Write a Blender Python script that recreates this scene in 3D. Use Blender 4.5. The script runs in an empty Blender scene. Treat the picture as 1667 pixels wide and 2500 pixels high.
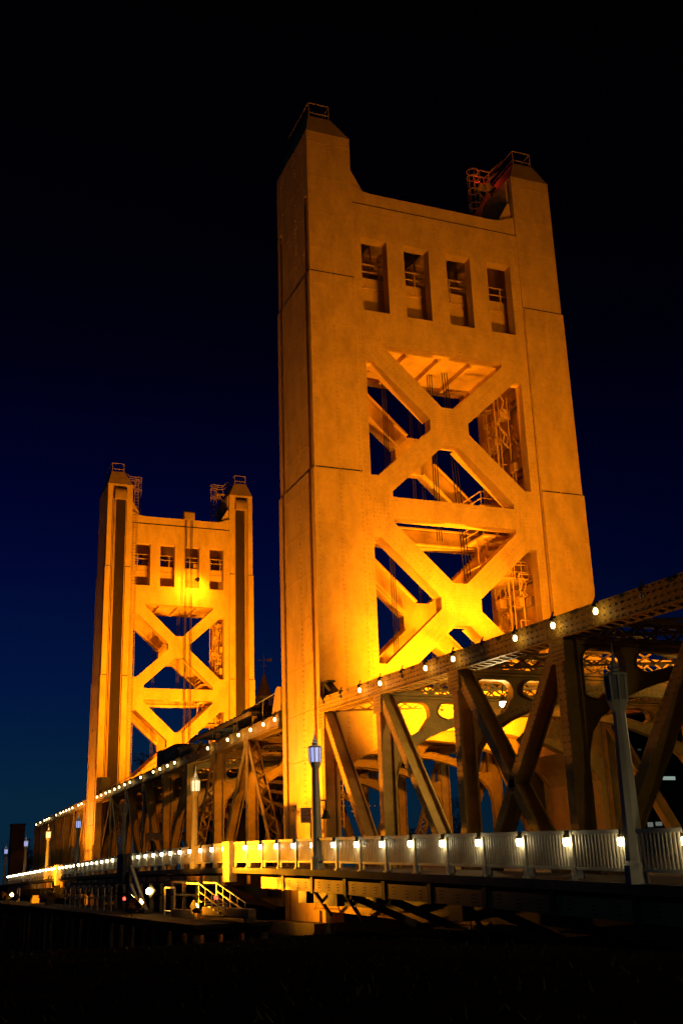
import bpy, math, random
from mathutils import Vector, Matrix
from mathutils.geometry import tessellate_polygon

# ------------------------------------------------------------------ camera, sky, exposure
scene = bpy.context.scene
COL = scene.collection
cam_d = bpy.data.cameras.new("camera")
cam = bpy.data.objects.new("camera", cam_d)
COL.objects.link(cam)
cam_d.sensor_fit = 'VERTICAL'
cam_d.sensor_height = 36.0
cam_d.sensor_width = 24.0
cam_d.lens = 38.268
cam_d.clip_start = 0.1
cam_d.clip_end = 3000.0
YAW, PIT, ROL = 0.39070, 0.32050, -0.03450
CAM = Vector((-23.3673, -60.875, -3.7155))
_f = Vector((math.sin(YAW) * math.cos(PIT), math.cos(YAW) * math.cos(PIT), math.sin(PIT)))
_r = Vector((math.cos(YAW), -math.sin(YAW), 0.0))
_u = _r.cross(_f)
_c, _s = math.cos(ROL), math.sin(ROL)
_r2 = _r * _c + _u * _s
_u2 = _u * _c - _r * _s
cam.matrix_world = Matrix(((_r2.x, _u2.x, -_f.x, CAM.x), (_r2.y, _u2.y, -_f.y, CAM.y),
                           (_r2.z, _u2.z, -_f.z, CAM.z), (0, 0, 0, 1)))
scene.camera = cam

world = bpy.data.worlds.new("World")
scene.world = world
world.use_nodes = True
wn, wl = world.node_tree.nodes, world.node_tree.links
wn.clear()
w_out = wn.new('ShaderNodeOutputWorld')
w_bg = wn.new('ShaderNodeBackground')
w_tc = wn.new('ShaderNodeTexCoord')
w_sep = wn.new('ShaderNodeSeparateXYZ')
w_ramp = wn.new('ShaderNodeValToRGB')
wl.new(w_tc.outputs['Generated'], w_sep.inputs[0])
wl.new(w_sep.outputs['Z'], w_ramp.inputs[0])
w_dot = wn.new('ShaderNodeVectorMath')
w_dot.operation = 'DOT_PRODUCT'
w_dot.inputs[1].default_value = (-0.80, 0.60, 0.0)
wl.new(w_tc.outputs['Generated'], w_dot.inputs[0])
w_map = wn.new('ShaderNodeMapRange')
w_map.interpolation_type = 'SMOOTHSTEP'
w_map.inputs['From Min'].default_value = -0.35
w_map.inputs['From Max'].default_value = 0.55
w_map.inputs['To Min'].default_value = 0.30
w_map.inputs['To Max'].default_value = 1.0
wl.new(w_dot.outputs['Value'], w_map.inputs['Value'])
wl.new(w_map.outputs['Result'], w_bg.inputs[1])
wl.new(w_ramp.outputs[0], w_bg.inputs[0])
wl.new(w_bg.outputs[0], w_out.inputs[0])
# last light of dusk: teal near the horizon, deep blue above, black overhead
_stops = [(0.0, (0.0030, 0.018, 0.036)), (0.07, (0.0016, 0.0165, 0.042)), (0.16, (0.0006, 0.0075, 0.046)),
          (0.27, (0.0004, 0.0022, 0.031)), (0.36, (0.0003, 0.0007, 0.0155)), (0.44, (0.0003, 0.0003, 0.0058)),
          (0.53, (0.0003, 0.0003, 0.0020)), (0.70, (0.0003, 0.0003, 0.0006))]
while len(w_ramp.color_ramp.elements) < len(_stops):
    w_ramp.color_ramp.elements.new(0.5)
for e, (p, c) in zip(w_ramp.color_ramp.elements, _stops):
    e.position = p
    e.color = (*c, 1)

scene.view_settings.view_transform = 'Standard'
scene.view_settings.look = 'None'
scene.view_settings.exposure = 0.0
scene.view_settings.gamma = 1.0
scene.render.engine = 'CYCLES'
scene.cycles.use_denoising = True
scene.cycles.max_bounces = 5
scene.cycles.diffuse_bounces = 3
scene.cycles.glossy_bounces = 3
scene.cycles.sample_clamp_indirect = 4.0
scene.cycles.sample_clamp_direct = 0.0
scene.cycles.light_sampling_threshold = 0.004

random.seed(7)
R = random.random
SODIUM = (1.0, 0.33, 0.007)
WARMW = (1.0, 0.80, 0.42)


# ------------------------------------------------------------------ materials
def material(name, base, rough=0.55, metal=0.0, dirt=0.35, scale=(0.5, 0.5, 1.6), bump=0.0, spec=0.3, dirt_col=None):
    m = bpy.data.materials.new(name)
    m.use_nodes = True
    n, l = m.node_tree.nodes, m.node_tree.links
    b = n['Principled BSDF']
    b.inputs['Roughness'].default_value = rough
    b.inputs['Metallic'].default_value = metal
    b.inputs['Specular IOR Level'].default_value = spec
    g = n.new('ShaderNodeNewGeometry')
    mp = n.new('ShaderNodeMapping')
    mp.inputs['Scale'].default_value = scale
    l.new(g.outputs['Position'], mp.inputs[0])
    t = n.new('ShaderNodeTexNoise')
    t.inputs['Scale'].default_value = 1.0
    t.inputs['Detail'].default_value = 6.0
    t.inputs['Roughness'].default_value = 0.62
    l.new(mp.outputs[0], t.inputs[0])
    r = n.new('ShaderNodeValToRGB')
    r.color_ramp.elements[0].position = 0.30
    r.color_ramp.elements[1].position = 0.62
    dc = dirt_col or tuple(c * (1 - dirt) for c in base)
    r.color_ramp.elements[0].color = (*dc, 1)
    r.color_ramp.elements[1].color = (*base, 1)
    l.new(t.outputs[0], r.inputs[0])
    # second, finer layer of grime
    t2 = n.new('ShaderNodeTexNoise')
    t2.inputs['Scale'].default_value = 3.1
    t2.inputs['Detail'].default_value = 8.0
    t2.inputs['Roughness'].default_value = 0.7
    l.new(g.outputs['Position'], t2.inputs[0])
    r2 = n.new('ShaderNodeValToRGB')
    r2.color_ramp.elements[0].position = 0.25
    r2.color_ramp.elements[1].position = 0.6
    v = 1 - dirt * 0.55
    r2.color_ramp.elements[0].color = (v, v * 0.98, v * 0.95, 1)
    r2.color_ramp.elements[1].color = (1, 1, 1, 1)
    l.new(t2.outputs[0], r2.inputs[0])
    mx = n.new('ShaderNodeMix')
    mx.data_type = 'RGBA'
    mx.blend_type = 'MULTIPLY'
    mx.inputs[0].default_value = 1.0
    l.new(r.outputs[0], mx.inputs[6])
    l.new(r2.outputs[0], mx.inputs[7])
    l.new(mx.outputs[2], b.inputs['Base Color'])
    if bump:
        bp = n.new('ShaderNodeBump')
        bp.inputs['Strength'].default_value = bump
        bp.inputs['Distance'].default_value = 0.05
        l.new(t2.outputs[0], bp.inputs['Height'])
        l.new(bp.outputs[0], b.inputs['Normal'])
    return m


def emitter(name, col, strength):
    m = bpy.data.materials.new(name)
    m.use_nodes = True
    b = m.node_tree.nodes['Principled BSDF']
    b.inputs['Base Color'].default_value = (0.8, 0.8, 0.8, 1)
    b.inputs['Emission Color'].default_value = (*col, 1)
    b.inputs['Emission Strength'].default_value = strength
    return m


M = {}
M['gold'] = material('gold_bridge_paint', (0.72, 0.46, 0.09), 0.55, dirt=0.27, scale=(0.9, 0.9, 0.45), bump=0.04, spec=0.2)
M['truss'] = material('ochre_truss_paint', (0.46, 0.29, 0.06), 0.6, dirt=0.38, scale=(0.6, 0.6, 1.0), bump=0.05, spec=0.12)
M['rope'] = material('greased_wire_rope', (0.075, 0.045, 0.014), 0.6, dirt=0.4, scale=(4, 4, 0.4))
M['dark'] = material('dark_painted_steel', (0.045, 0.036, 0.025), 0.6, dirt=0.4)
M['rail'] = material('grey_rail_paint', (0.62, 0.57, 0.41), 0.45, dirt=0.25, scale=(1, 1, 2))
M['post'] = material('grey_green_lamp_paint', (0.52, 0.50, 0.38), 0.5, dirt=0.25, scale=(2, 2, 0.6))
M['concrete'] = material('stained_concrete', (0.12, 0.105, 0.085), 0.85, dirt=0.5, scale=(0.8, 0.8, 0.3), bump=0.3)
M['asphalt'] = material('worn_asphalt', (0.05, 0.05, 0.05), 0.9, dirt=0.3, bump=0.2)
M['timber'] = material('weathered_timber', (0.23, 0.16, 0.085), 0.85, dirt=0.5, scale=(0.6, 0.6, 5), bump=0.3)
M['soil'] = material('dark_bank_soil', (0.012, 0.010, 0.008), 0.95, dirt=0.5, bump=0.5, spec=0.0)
M['leaf'] = material('dark_leaf', (0.045, 0.055, 0.022), 0.7, dirt=0.5, spec=0.1, scale=(1.5, 1.5, 1.5))
M['bark'] = material('dark_bark', (0.06, 0.045, 0.03), 0.9, dirt=0.5, scale=(3, 3, 0.6))
M['brick'] = material('brown_masonry', (0.22, 0.13, 0.07), 0.85, dirt=0.4, scale=(0.5, 0.5, 2), bump=0.2)
M['facade'] = material('dark_office_facade', (0.02, 0.02, 0.022), 0.7, dirt=0.3)
M['copper'] = material('weathered_roof_metal', (0.42, 0.24, 0.12), 0.6, dirt=0.45, scale=(1, 1, 0.5))
M['sign'] = material('brown_sign_face', (0.58, 0.38, 0.20), 0.6, dirt=0.2)
M['ink'] = material('dark_sign_ink', (0.03, 0.022, 0.015), 0.7, dirt=0.1)
M['bulb'] = emitter('white_rail_bulb', (1.0, 0.80, 0.46), 32.0)
M['bulb_far'] = emitter('white_chord_bulb', (1.0, 0.70, 0.26), 14.0)
M['flood'] = emitter('sodium_flood_lens', (1.0, 0.62, 0.16), 60.0)
M['glow_blue'] = emitter('bluish_lantern_glass', (0.42, 0.50, 1.0), 0.9)
M['glow_warm'] = emitter('warm_lantern_glass', (1.0, 0.78, 0.36), 1.6)
M['glow_off'] = material('dusty_lantern_glass', (0.28, 0.29, 0.24), 0.3, dirt=0.2)
M['red'] = emitter('red_navigation_lens', (1.0, 0.05, 0.03), 5.0)
M['pane'] = emitter('dim_lit_window', (0.50, 0.55, 0.30), 0.035)
M['pane_b'] = emitter('bright_lit_window', (0.75, 1.0, 0.88), 0.3)
M['pane_w'] = emitter('white_street_windows', (0.9, 1.0, 0.85), 0.12)
wm = bpy.data.materials.new('night_river_water')
wm.use_nodes = True
_b = wm.node_tree.nodes['Principled BSDF']
_b.inputs['Base Color'].default_value = (0.006, 0.008, 0.008, 1)
_b.inputs['Roughness'].default_value = 0.12
_t = wm.node_tree.nodes.new('ShaderNodeTexNoise')
_t.inputs['Scale'].default_value = 0.9
_t.inputs['Detail'].default_value = 5
_p = wm.node_tree.nodes.new('ShaderNodeBump')
_p.inputs['Strength'].default_value = 0.5
wm.node_tree.links.new(_t.outputs[0], _p.inputs['Height'])
wm.node_tree.links.new(_p.outputs[0], _b.inputs['Normal'])
M['water'] = wm


# ------------------------------------------------------------------ mesh helpers
class MB:
    def __init__(s):
        s.v, s.f = [], []

    def quadbox(s, P):
        i = len(s.v)
        s.v += [tuple(p) for p in P]
        for q in ((0, 1, 2, 3), (7, 6, 5, 4), (0, 4, 5, 1), (1, 5, 6, 2), (2, 6, 7, 3), (3, 7, 4, 0)):
            s.f.append(tuple(i + k for k in q))
        return s

    def box(s, x0, x1, y0, y1, z0, z1):
        return s.quadbox([(x0, y0, z0), (x1, y0, z0), (x1, y1, z0), (x0, y1, z0),
                          (x0, y0, z1), (x1, y0, z1), (x1, y1, z1), (x0, y1, z1)])

    def bar(s, p0, p1, a, b, ad=None):
        """box beam from p0 to p1, width a along direction ad, depth b across it"""
        p0, p1 = Vector(p0), Vector(p1)
        d = (p1 - p0).normalized()
        ad = Vector(ad) if ad else (Vector((1, 0, 0)) if abs(d.x) < 0.9 else Vector((0, 1, 0)))
        u = (ad - d * ad.dot(d)).normalized()
        w = d.cross(u)
        P = []
        for p in (p0, p1):
            for su, sw in ((-1, -1), (1, -1), (1, 1), (-1, 1)):
                P.append(p + u * (su * a / 2) + w * (sw * b / 2))
        return s.quadbox(P)

    def tube(s, p0, p1, r0, r1=None, n=6, cap=True):
        r1 = r0 if r1 is None else r1
        p0, p1 = Vector(p0), Vector(p1)
        d = (p1 - p0).normalized()
        u = d.orthogonal().normalized()
        w = d.cross(u)
        i = len(s.v)
        for p, r in ((p0, r0), (p1, r1)):
            for k in range(n):
                a = 2 * math.pi * k / n
                s.v.append(tuple(p + u * (r * math.cos(a)) + w * (r * math.sin(a))))
        for k in range(n):
            s.f.append((i + k, i + (k + 1) % n, i + n + (k + 1) % n, i + n + k))
        if cap:
            s.f.append(tuple(i + k for k in reversed(range(n))))
            s.f.append(tuple(i + n + k for k in range(n)))
        return s

    def path(s, pts, r, n=5):
        for a, b in zip(pts[:-1], pts[1:]):
            s.tube(a, b, r, n=n)
        return s

    def lathe(s, c, prof, n=12, a0=0.0):
        i = len(s.v)
        for (r, z) in prof:
            for k in range(n):
                a = a0 + 2 * math.pi * k / n
                s.v.append((c[0] + r * math.cos(a), c[1] + r * math.sin(a), c[2] + z))
        for j in range(len(prof) - 1):
            for k in range(n):
                s.f.append((i + j * n + k, i + j * n + (k + 1) % n, i + (j + 1) * n + (k + 1) % n, i + (j + 1) * n + k))
        s.f.append(tuple(i + k for k in reversed(range(n))))
        m = i + (len(prof) - 1) * n
        s.f.append(tuple(m + k for k in range(n)))
        return s

    def plate(s, outer, holes, fn, w0, w1):
        """flat plate with holes; fn(u, v, w) -> world point"""
        loops = [list(outer)] + [list(h) for h in holes]
        flat = [p for lp in loops for p in lp]
        tris = tessellate_polygon([[Vector((p[0], p[1], 0)) for p in lp] for lp in loops])
        i = len(s.v)
        n = len(flat)
        s.v += [tuple(fn(p[0], p[1], w0)) for p in flat]
        s.v += [tuple(fn(p[0], p[1], w1)) for p in flat]
        for a, b, c in tris:
            s.f.append((i + a, i + b, i + c))
            s.f.append((i + n + c, i + n + b, i + n + a))
        o = 0
        for lp in loops:
            k = len(lp)
            for j in range(k):
                a, b = o + j, o + (j + 1) % k
                s.f.append((i + a, i + b, i + n + b, i + n + a))
            o += k
        return s

    def rivet(s, p, nrm, r=0.05, h=0.03):
        p, nn = Vector(p), Vector(nrm).normalized()
        r, h = r * 1.3, h * 1.5
        u = nn.orthogonal().normalized()
        w = nn.cross(u)
        i = len(s.v)
        for a, b in ((1, 0), (0, 1), (-1, 0), (0, -1)):
            s.v.append(tuple(p + u * (a * r) + w * (b * r)))
        for a, b in ((.5, 0), (0, .5), (-.5, 0), (0, -.5)):
            s.v.append(tuple(p + u * (a * r) + w * (b * r) + nn * h))
        for k in range(4):
            s.f.append((i + k, i + (k + 1) % 4, i + 4 + (k + 1) % 4, i + 4 + k))
        s.f.append((i + 4, i + 5, i + 6, i + 7))
        return s

    def rivets(s, p0, p1, step, nrm, r=0.05, h=0.03):
        p0, p1 = Vector(p0), Vector(p1)
        n = max(1, int((p1 - p0).length / step))
        for k in range(n + 1):
            s.rivet(p0.lerp(p1, k / n), nrm, r, h)
        return s

    def quad(s, a, b, c, d):
        i = len(s.v)
        s.v += [tuple(a), tuple(b), tuple(c), tuple(d)]
        s.f.append((i, i + 1, i + 2, i + 3))
        return s

    def build(s, name, mat, parent=None, org=None, smooth=False):
        if org is None:
            org = tuple(parent['org']) if parent and 'org' in parent.keys() else (0, 0, 0)
        me = bpy.data.meshes.new(name)
        ox, oy, oz = org
        me.from_pydata([(a - ox, b - oy, c - oz) for a, b, c in s.v], [], s.f)
        me.update()
        me.materials.append(mat)
        if smooth:
            for p in me.polygons:
                p.use_smooth = True
        o = bpy.data.objects.new(name, me)
        COL.objects.link(o)
        if parent:
            o.parent = parent
            o['org'] = tuple(org)
        return o


def thing(name, label, cat, loc=(0, 0, 0), group=None):
    o = bpy.data.objects.new(name, None)
    o.empty_display_size = 0.3
    o.location = loc
    COL.objects.link(o)
    o['label'], o['category'], o['org'] = label, cat, tuple(loc)
    if group:
        o['group'] = group
    return o


def tag(o, label, cat, group=None):
    o['label'], o['category'] = label, cat
    if group:
        o['group'] = group
    return o


def structure(o, kind='structure'):
    o['kind'] = kind
    return o


def copy_tree(o, parent=None):
    c = o.copy()
    COL.objects.link(c)
    c.parent = parent
    for ch in list(o.children):
        copy_tree(ch, c)
    return c


def arc(cx, cz, r, a0, a1, n):
    return [(cx + r * math.cos(math.radians(a0 + (a1 - a0) * k / n)),
             cz + r * math.sin(math.radians(a0 + (a1 - a0) * k / n))) for k in range(n + 1)]


def interp(t, tab):
    if t <= tab[0][0]:
        return tab[0][1]
    for (a, b), (c, d) in zip(tab[:-1], tab[1:]):
        if t <= c:
            return b + (d - b) * (t - a) / (c - a)
    return tab[-1][1]


D = 6.6           # tower depth along the bridge
YF = 83.63        # approach face of the far tower
ZBASE = -6.3


def rail_top(y):
    return interp(y, [(-50, -3.30), (-36.5, -2.86), (-30, -2.65), (-23, -2.44), (-9.5, -2.04), (-3.5, -1.90), (5, -1.72),
                      (14, -1.63), (24, -1.58), (35, -1.55), (66, -1.63), (90, -1.73), (132, -2.08), (160, -2.35)])


def deck_z(y):
    return rail_top(y) - 1.45


def chord_near(y):
    return 5.78 + 0.031 * y


def chord_lift(y):
    return interp(y, [(7, 5.95), (45, 5.95), (77, 5.84)])


def chord_far(y):
    return interp(y, [(83, 5.83), (105, 5.78), (120, 5.72), (136, 5.55)])


# ------------------------------------------------------------------ lift towers
XC = 9.93


def mir(P):
    return [(2 * XC - x, z) for x, z in reversed(P)]


WINDOWS = [(3.9, 5.87), (7.2, 9.17), (10.58, 12.53), (13.93, 15.9)]
X_OPEN = []
for zc, left_hi, top_z in ((25.05, True, 30.56), (12.6, True, 18.08)):
    lo = zc - 4.1
    hi = zc + 4.12
    X_OPEN.append([(5.4, top_z), (2 * XC - 5.4, top_z), (2 * XC - 5.4, top_z - 0.3), (10.43, zc + 1.40), (9.43, zc + 1.40), (5.4, top_z - 0.3)])
    L = [(3.9, hi), (4.42, hi), (8.46, zc + 0.42), (8.46, zc - 0.40), (4.42, lo), (3.9, lo)]
    X_OPEN.append(L)
    X_OPEN.append(mir(L))
    bz = 19.55 if zc > 20 else 7.1
    X_OPEN.append([(9.40, zc - 1.43), (10.46, zc - 1.43), (2 * XC - 5.4, bz + 0.38), (2 * XC - 5.4, bz), (5.4, bz), (5.4, bz + 0.38)])


def leg_outline():
    return [(0, ZBASE), (1.0, ZBASE), (1.0, 1.4), (1.16, 1.78), (1.42, 2.12), (1.82, 2.46), (2.6, 2.92), (3.3, 3.23), (3.3, 46.8), (0, 46.8)]


def arch_line():
    pts = [(3.3, 3.23), (4.4, 3.70), (5.9, 4.08), (7.9, 4.45), (XC, 4.6)]
    return pts + [(2 * XC - x, z) for x, z in reversed(pts[:-1])]


def build_tower(y0, s, label):
    root = thing('bridge_tower', label, 'tower', (XC, y0 + s * D / 2, ZBASE))

    def W(x, y, z):
        return (x, y0 + s * y, z)

    def bx(mb, xa, xb, ya, yb, za, zb):
        a, b = sorted((y0 + s * ya, y0 + s * yb))
        mb.box(xa, xb, a, b, za, zb)

    n_app = (0, -s, 0)
    n_riv = (0, s, 0)
    for side in (0, 1):
        fx = (lambda x: x) if side == 0 else (lambda x: 2 * XC - x + 0.14)
        nx = (-1, 0, 0) if side == 0 else (1, 0, 0)
        m = MB()

        def bxl(xa, xb, ya, yb, za, zb):
            a, b = sorted((fx(xa), fx(xb)))
            bx(m, a, b, ya, yb, za, zb)
        out = leg_outline()
        # approach-side slab, river-side slab (with the rope channel), web body between two slots
        m.plate(out, [], lambda u, v, w: W(fx(u), w, v), 0.0, 0.38)
        chan = [(0.62, -6.0), (2.55, -6.0), (2.55, 45.6), (2.40, 46.1), (2.1, 46.35), (1.05, 46.35), (0.75, 46.1), (0.62, 45.6)]
        out_r = [(0, ZBASE), (3.3, ZBASE), (3.3, 46.8), (0, 46.8)]
        riv = [(0, ZBASE), (2.75, ZBASE), (2.75, 3.0), (3.3, 3.23), (3.3, 46.8), (0, 46.8)]
        m.plate(riv, [chan], lambda u, v, w: W(fx(u), w, v), D - 0.55, D)
        body = [(0.0, ZBASE), (1.0, ZBASE), (1.0, 1.4), (1.42, 2.12), (1.82, 2.46), (3.3, 3.23), (3.3, 46.8), (0.0, 46.8)]
        m.plate(body, [], lambda u, v, w: W(fx(u), w, v), 0.82, D - 0.95)
        inset = [(0.4, ZBASE), (1.0, ZBASE), (1.0, 1.4), (1.82, 2.46), (3.2, 3.23), (3.2, 46.8), (0.4, 46.8)]
        m.plate(inset, [], lambda u, v, w: W(fx(u), w, v), 0.38, 0.82)
        m.plate(inset, [], lambda u, v, w: W(fx(u), w, v), D - 0.95, D - 0.55)
        # the slot closes above
        bxl(0.003, 0.4, 0.38, 0.82, 41.6, 46.8)
        bxl(0.003, 0.4, D - 0.95, D - 0.55, 41.6, 46.8)
        # cladding courses, each standing proud of the one above
        low = [(-0.16, ZBASE), (0.96, ZBASE), (0.96, 1.4), (1.42, 2.12), (1.82, 2.46), (3.26, 3.23), (3.26, 20.99), (-0.16, 20.99)]
        m.plate(low, [], lambda u, v, w: W(fx(u), w, v), -0.17, 0.002)
        mid = [(-0.08, 20.99), (3.26, 20.99), (3.26, 35.33), (-0.08, 35.33)]
        m.plate(mid, [], lambda u, v, w: W(fx(u), w, v), -0.085, 0.002)
        for za, zb, pr in ((ZBASE, 20.99, 0.17), (20.99, 35.33, 0.085)):
            bxl(-pr + 0.01, 0.0, 0.83, D - 0.96, za, zb)
            bxl(-pr + 0.01, 0.0, 0.004, 0.37, za, zb)
            bxl(-pr + 0.01, 0.0, D - 0.54, D + pr - 0.004, za, zb)
            # river face cladding left and right of the channel
            bxl(0.0, 0.60, D, D + pr - 0.004, za if za > -6 else ZBASE, zb)
            bxl(2.57, 3.26, D, D + pr - 0.004, max(za, 3.3), zb)
        # rivet rows on the approach face and the outer face
        segs = ((ZBASE + 6, 20.9, -0.17, -0.16), (21.1, 35.2, -0.085, -0.075), (35.5, 46.6, 0.0, 0.0))
        for za, zb, yy, xx in segs:
            for rx, zz in ((0.14, za), (1.62, za), (1.74, za), (3.12, max(za, 3.4))):
                m.rivets(W(fx(rx), yy, zz), W(fx(rx), yy, zb), 0.30, n_app, 0.045, 0.028)
            z = math.ceil(za / 2.87) * 2.87
            while z < zb:
                m.rivets(W(fx(0.14), yy, z), W(fx(3.1), yy, z), 0.26, n_app, 0.04, 0.026)
                m.rivets(W(fx(xx), 0.95, z), W(fx(xx), D - 1.05, z), 0.3, nx, 0.045, 0.028)
                z += 2.87
            for yv in (0.98, 2.6, 2.72, D - 1.1):
                m.rivets(W(fx(xx), yv, za), W(fx(xx), yv, zb), 0.33, nx, 0.045, 0.028)
        for za, zb, pr in ((3.4, 20.9, 0.17), (21.2, 35.2, 0.085), (35.5, 46.7, 0.0)):
            bxl(1.60, 1.76, -pr - 0.014, -pr - 0.001, za, zb)
            z = math.ceil(za / 2.87) * 2.87
            while z < zb:
                bxl(0.03, 1.595, -pr - 0.018, -pr - 0.001, z - 0.07, z + 0.07)
                bxl(1.765, 3.2, -pr - 0.018, -pr - 0.001, z - 0.07, z + 0.07)
                z += 2.87
        leg = m.build('leg', M['gold'], root)
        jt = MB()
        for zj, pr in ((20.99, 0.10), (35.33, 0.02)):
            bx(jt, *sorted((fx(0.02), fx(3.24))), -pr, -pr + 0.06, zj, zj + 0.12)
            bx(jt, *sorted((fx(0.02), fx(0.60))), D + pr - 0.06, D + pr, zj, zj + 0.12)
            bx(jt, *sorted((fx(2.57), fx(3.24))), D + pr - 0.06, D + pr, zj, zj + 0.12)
        jt.build('joint_shade_strip', M['dark'], leg)  # dark strips stand for the shade inside an open seam

        # cap with its handrail
        c = MB()
        t = [(0.55, 1.0), (2.3, 1.0), (2.3, D - 1.0), (0.55, D - 1.0)]
        b = [(0.0, 0.0), (3.3, 0.0), (3.3, D), (0.0, D)]
        c.quadbox([W(fx(x), y, 46.802) for x, y in b] + [W(fx(x), y, 48.9) for x, y in t])
        cp = c.build('cap', M['gold'], leg)
        h = MB()
        q = [(0.65, 1.1), (2.2, 1.1), (2.2, D - 1.1), (0.65, D - 1.1)]
        for k in range(4):
            a, e = q[k], q[(k + 1) % 4]
            for zz in (49.3, 50.12):
                h.tube(W(fx(a[0]), a[1], zz), W(fx(e[0]), e[1], zz), 0.045)
            h.tube(W(fx(a[0]), a[1], 48.9), W(fx(a[0]), a[1], 50.15), 0.045)
        h.build('cap_railing', M['truss'], leg)
        # caged ladder and landing beside the cap
        g = MB()
        lx, ly = fx(4.65), 3.3
        for zz in (49.1, 48.55, 47.3, 46.0, 44.7, 43.4):
            pts = [W(lx + 0.46 * math.cos(a), ly + 0.46 * math.sin(a), zz) for a in [math.pi * 2 * j / 16 for j in range(17)]]
            g.path(pts, 0.05, 4)
        for j in range(7):
            a = math.pi * 2 * j / 7
            g.tube(W(lx + 0.46 * math.cos(a), ly + 0.46 * math.sin(a), 42.7), W(lx + 0.46 * math.cos(a), ly + 0.46 * math.sin(a), 49.1), 0.02, n=4)
        for yy in (2.9, 3.7):
            for zz in (49.1, 48.5):
                g.path([W(fx(4.3), yy, zz), W(fx(3.35), yy, zz), W(fx(2.25), yy - 0.4, zz + 1.1)], 0.05, 5)
            for xx in (4.25, 3.4):
                g.tube(W(fx(xx), yy, 47.85), W(fx(xx), yy, 49.1), 0.035, n=4)
        bx(g, *sorted((fx(4.25), fx(2.4))), 2.9, 3.7, 47.75, 47.85)
        for yy in (2.95, 3.65):
            g.bar(W(fx(4.1), yy, 47.75), W(fx(3.35), yy, 46.7), 0.09, 0.09)
        bx(g, *sorted((fx(3.95), fx(3.6))), 2.55, 2.75, 47.2, 47.75)
        if not (side == 0 and s == 1):
            g.build('caged_ladder', M['truss'], leg)
        # ropes and sheave hood of the river face
        rp = MB()
        bx(rp, *sorted((fx(1.20), fx(2.34))), D - 0.30, D - 0.12, -5.9, 44.9)
        for k in range(12):
            xx = 1.16 + 1.2 * k / 11
            rp.tube(W(fx(xx), D - 0.05, -5.9), W(fx(xx), D - 0.05, 45.2), 0.045, n=6)
        rp.build('lifting_ropes', M['rope'], leg)
        gd = MB()
        for xx in (0.72, 0.92, 1.06):
            bx(gd, *sorted((fx(xx), fx(xx + 0.07))), D - 0.5, D - 0.05, -6, 44.8)
        bx(gd, *sorted((fx(2.43), fx(2.50))), D - 0.5, D - 0.05, -6, 44.8)
        gd.build('guide_rail', M['gold'], leg)
        hd = MB()
        prof = [(D - 0.55, 46.3)] + [(D - 0.05 + 0.62 * math.sin(math.radians(a)), 45.1 + 1.2 * math.cos(math.radians(a))) for a in range(0, 100, 12)] + [(D + 0.55, 44.6), (D - 0.55, 44.6)]
        hd.plate(prof, [], lambda u, v, w: W(fx(w), u, v), 0.88, 2.48)
        hd.build('sheave_hood', M['truss'], leg)
        if side == 0:
            ld = MB()
            for xx in (3.45, 3.98):
                ld.tube(W(xx, D + 0.32, -1), W(xx, D + 0.32, 47.5), 0.035, n=4)
            z = -0.8
            while z < 47.3:
                ld.tube(W(3.45, D + 0.32, z), W(3.98, D + 0.32, z), 0.026, n=4)
                z += 0.42
            ld.build('ladder', M['truss'], leg)

    # two face panels: windows, X bracing, arch over the road
    for river in (0, 1):
        ya, yb = (0.04, 0.85) if not river else (D - 0.04, D - 0.85)
        m = MB()
        outer = arch_line() + [(16.7, 41.5), (3.3, 41.5)]
        holes = [[(a, 33.05), (b, 33.05), (b, 38.8), (a, 38.8)] for a, b in WINDOWS] + X_OPEN
        m.plate(outer, holes, lambda u, v, w: W(u, w, v), ya, yb)
        yt = 0.2 if not river else D - 0.2
        top = [(3.3, 41.5), (16.7, 41.5), (16.7, 43.2), (16.1, 43.0), (15.55, 42.75), (15.0, 42.65), (4.9, 42.65), (4.3, 42.75), (3.8, 43.0), (3.3, 43.2)]
        m.plate(top, [], lambda u, v, w: W(u, w, v), yt, yb)
        nn = n_app if not river else n_riv
        ysurf = ya
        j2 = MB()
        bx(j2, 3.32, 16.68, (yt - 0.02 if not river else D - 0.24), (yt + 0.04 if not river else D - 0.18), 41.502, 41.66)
        j2.build('joint_shade_strip', M['dark'], root)  # dark strip drawn in for the shade of the beam seam
        for a, b in ((3.42, 32.9), (3.42, 39.0)):
            pass
        for z in (32.4, 39.3, 40.9, 30.9, 19.3, 18.3):
            m.rivets(W(3.5, ysurf, z), W(16.4, ysurf, z), 0.3, nn, 0.04, 0.026)
        for x in (6.35, 6.7, 9.7, 10.05, 13.05, 13.4):
            m.rivets(W(x, ysurf, 32.6), W(x, ysurf, 39.1), 0.33, nn, 0.04, 0.026)
            m.rivets(W(x, ysurf, 39.5), W(x, ysurf, 41.3), 0.33, nn, 0.04, 0.026)
        for x in (3.5, 3.72, 16.15, 16.4):
            m.rivets(W(x, ysurf, 3.6), W(x, ysurf, 41.3), 0.33, nn, 0.04, 0.026)
        for zc in (25.05, 12.6):
            for i in range(-6, 7):
                for j in range(-6, 7):
                    if abs(i) + abs(j) < 9:
                        m.rivet(W(XC + i * 0.2, ysurf, zc + j * 0.2), nn, 0.04, 0.026)
            for sx in (-1, 1):
                for sz in (-1, 1):
                    for o in (-0.35, 0, 0.35):
                        p0 = (XC + sx * (1.3 + o * 0.7), zc + sz * (1.3 - o * 0.7))
                        p1 = (XC + sx * (5.3 + o * 0.7), zc + sz * (5.0 - o * 0.7))
                        m.rivets(W(p0[0], ysurf, p0[1]), W(p1[0], ysurf, p1[1]), 0.28, nn, 0.036, 0.024)
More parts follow.
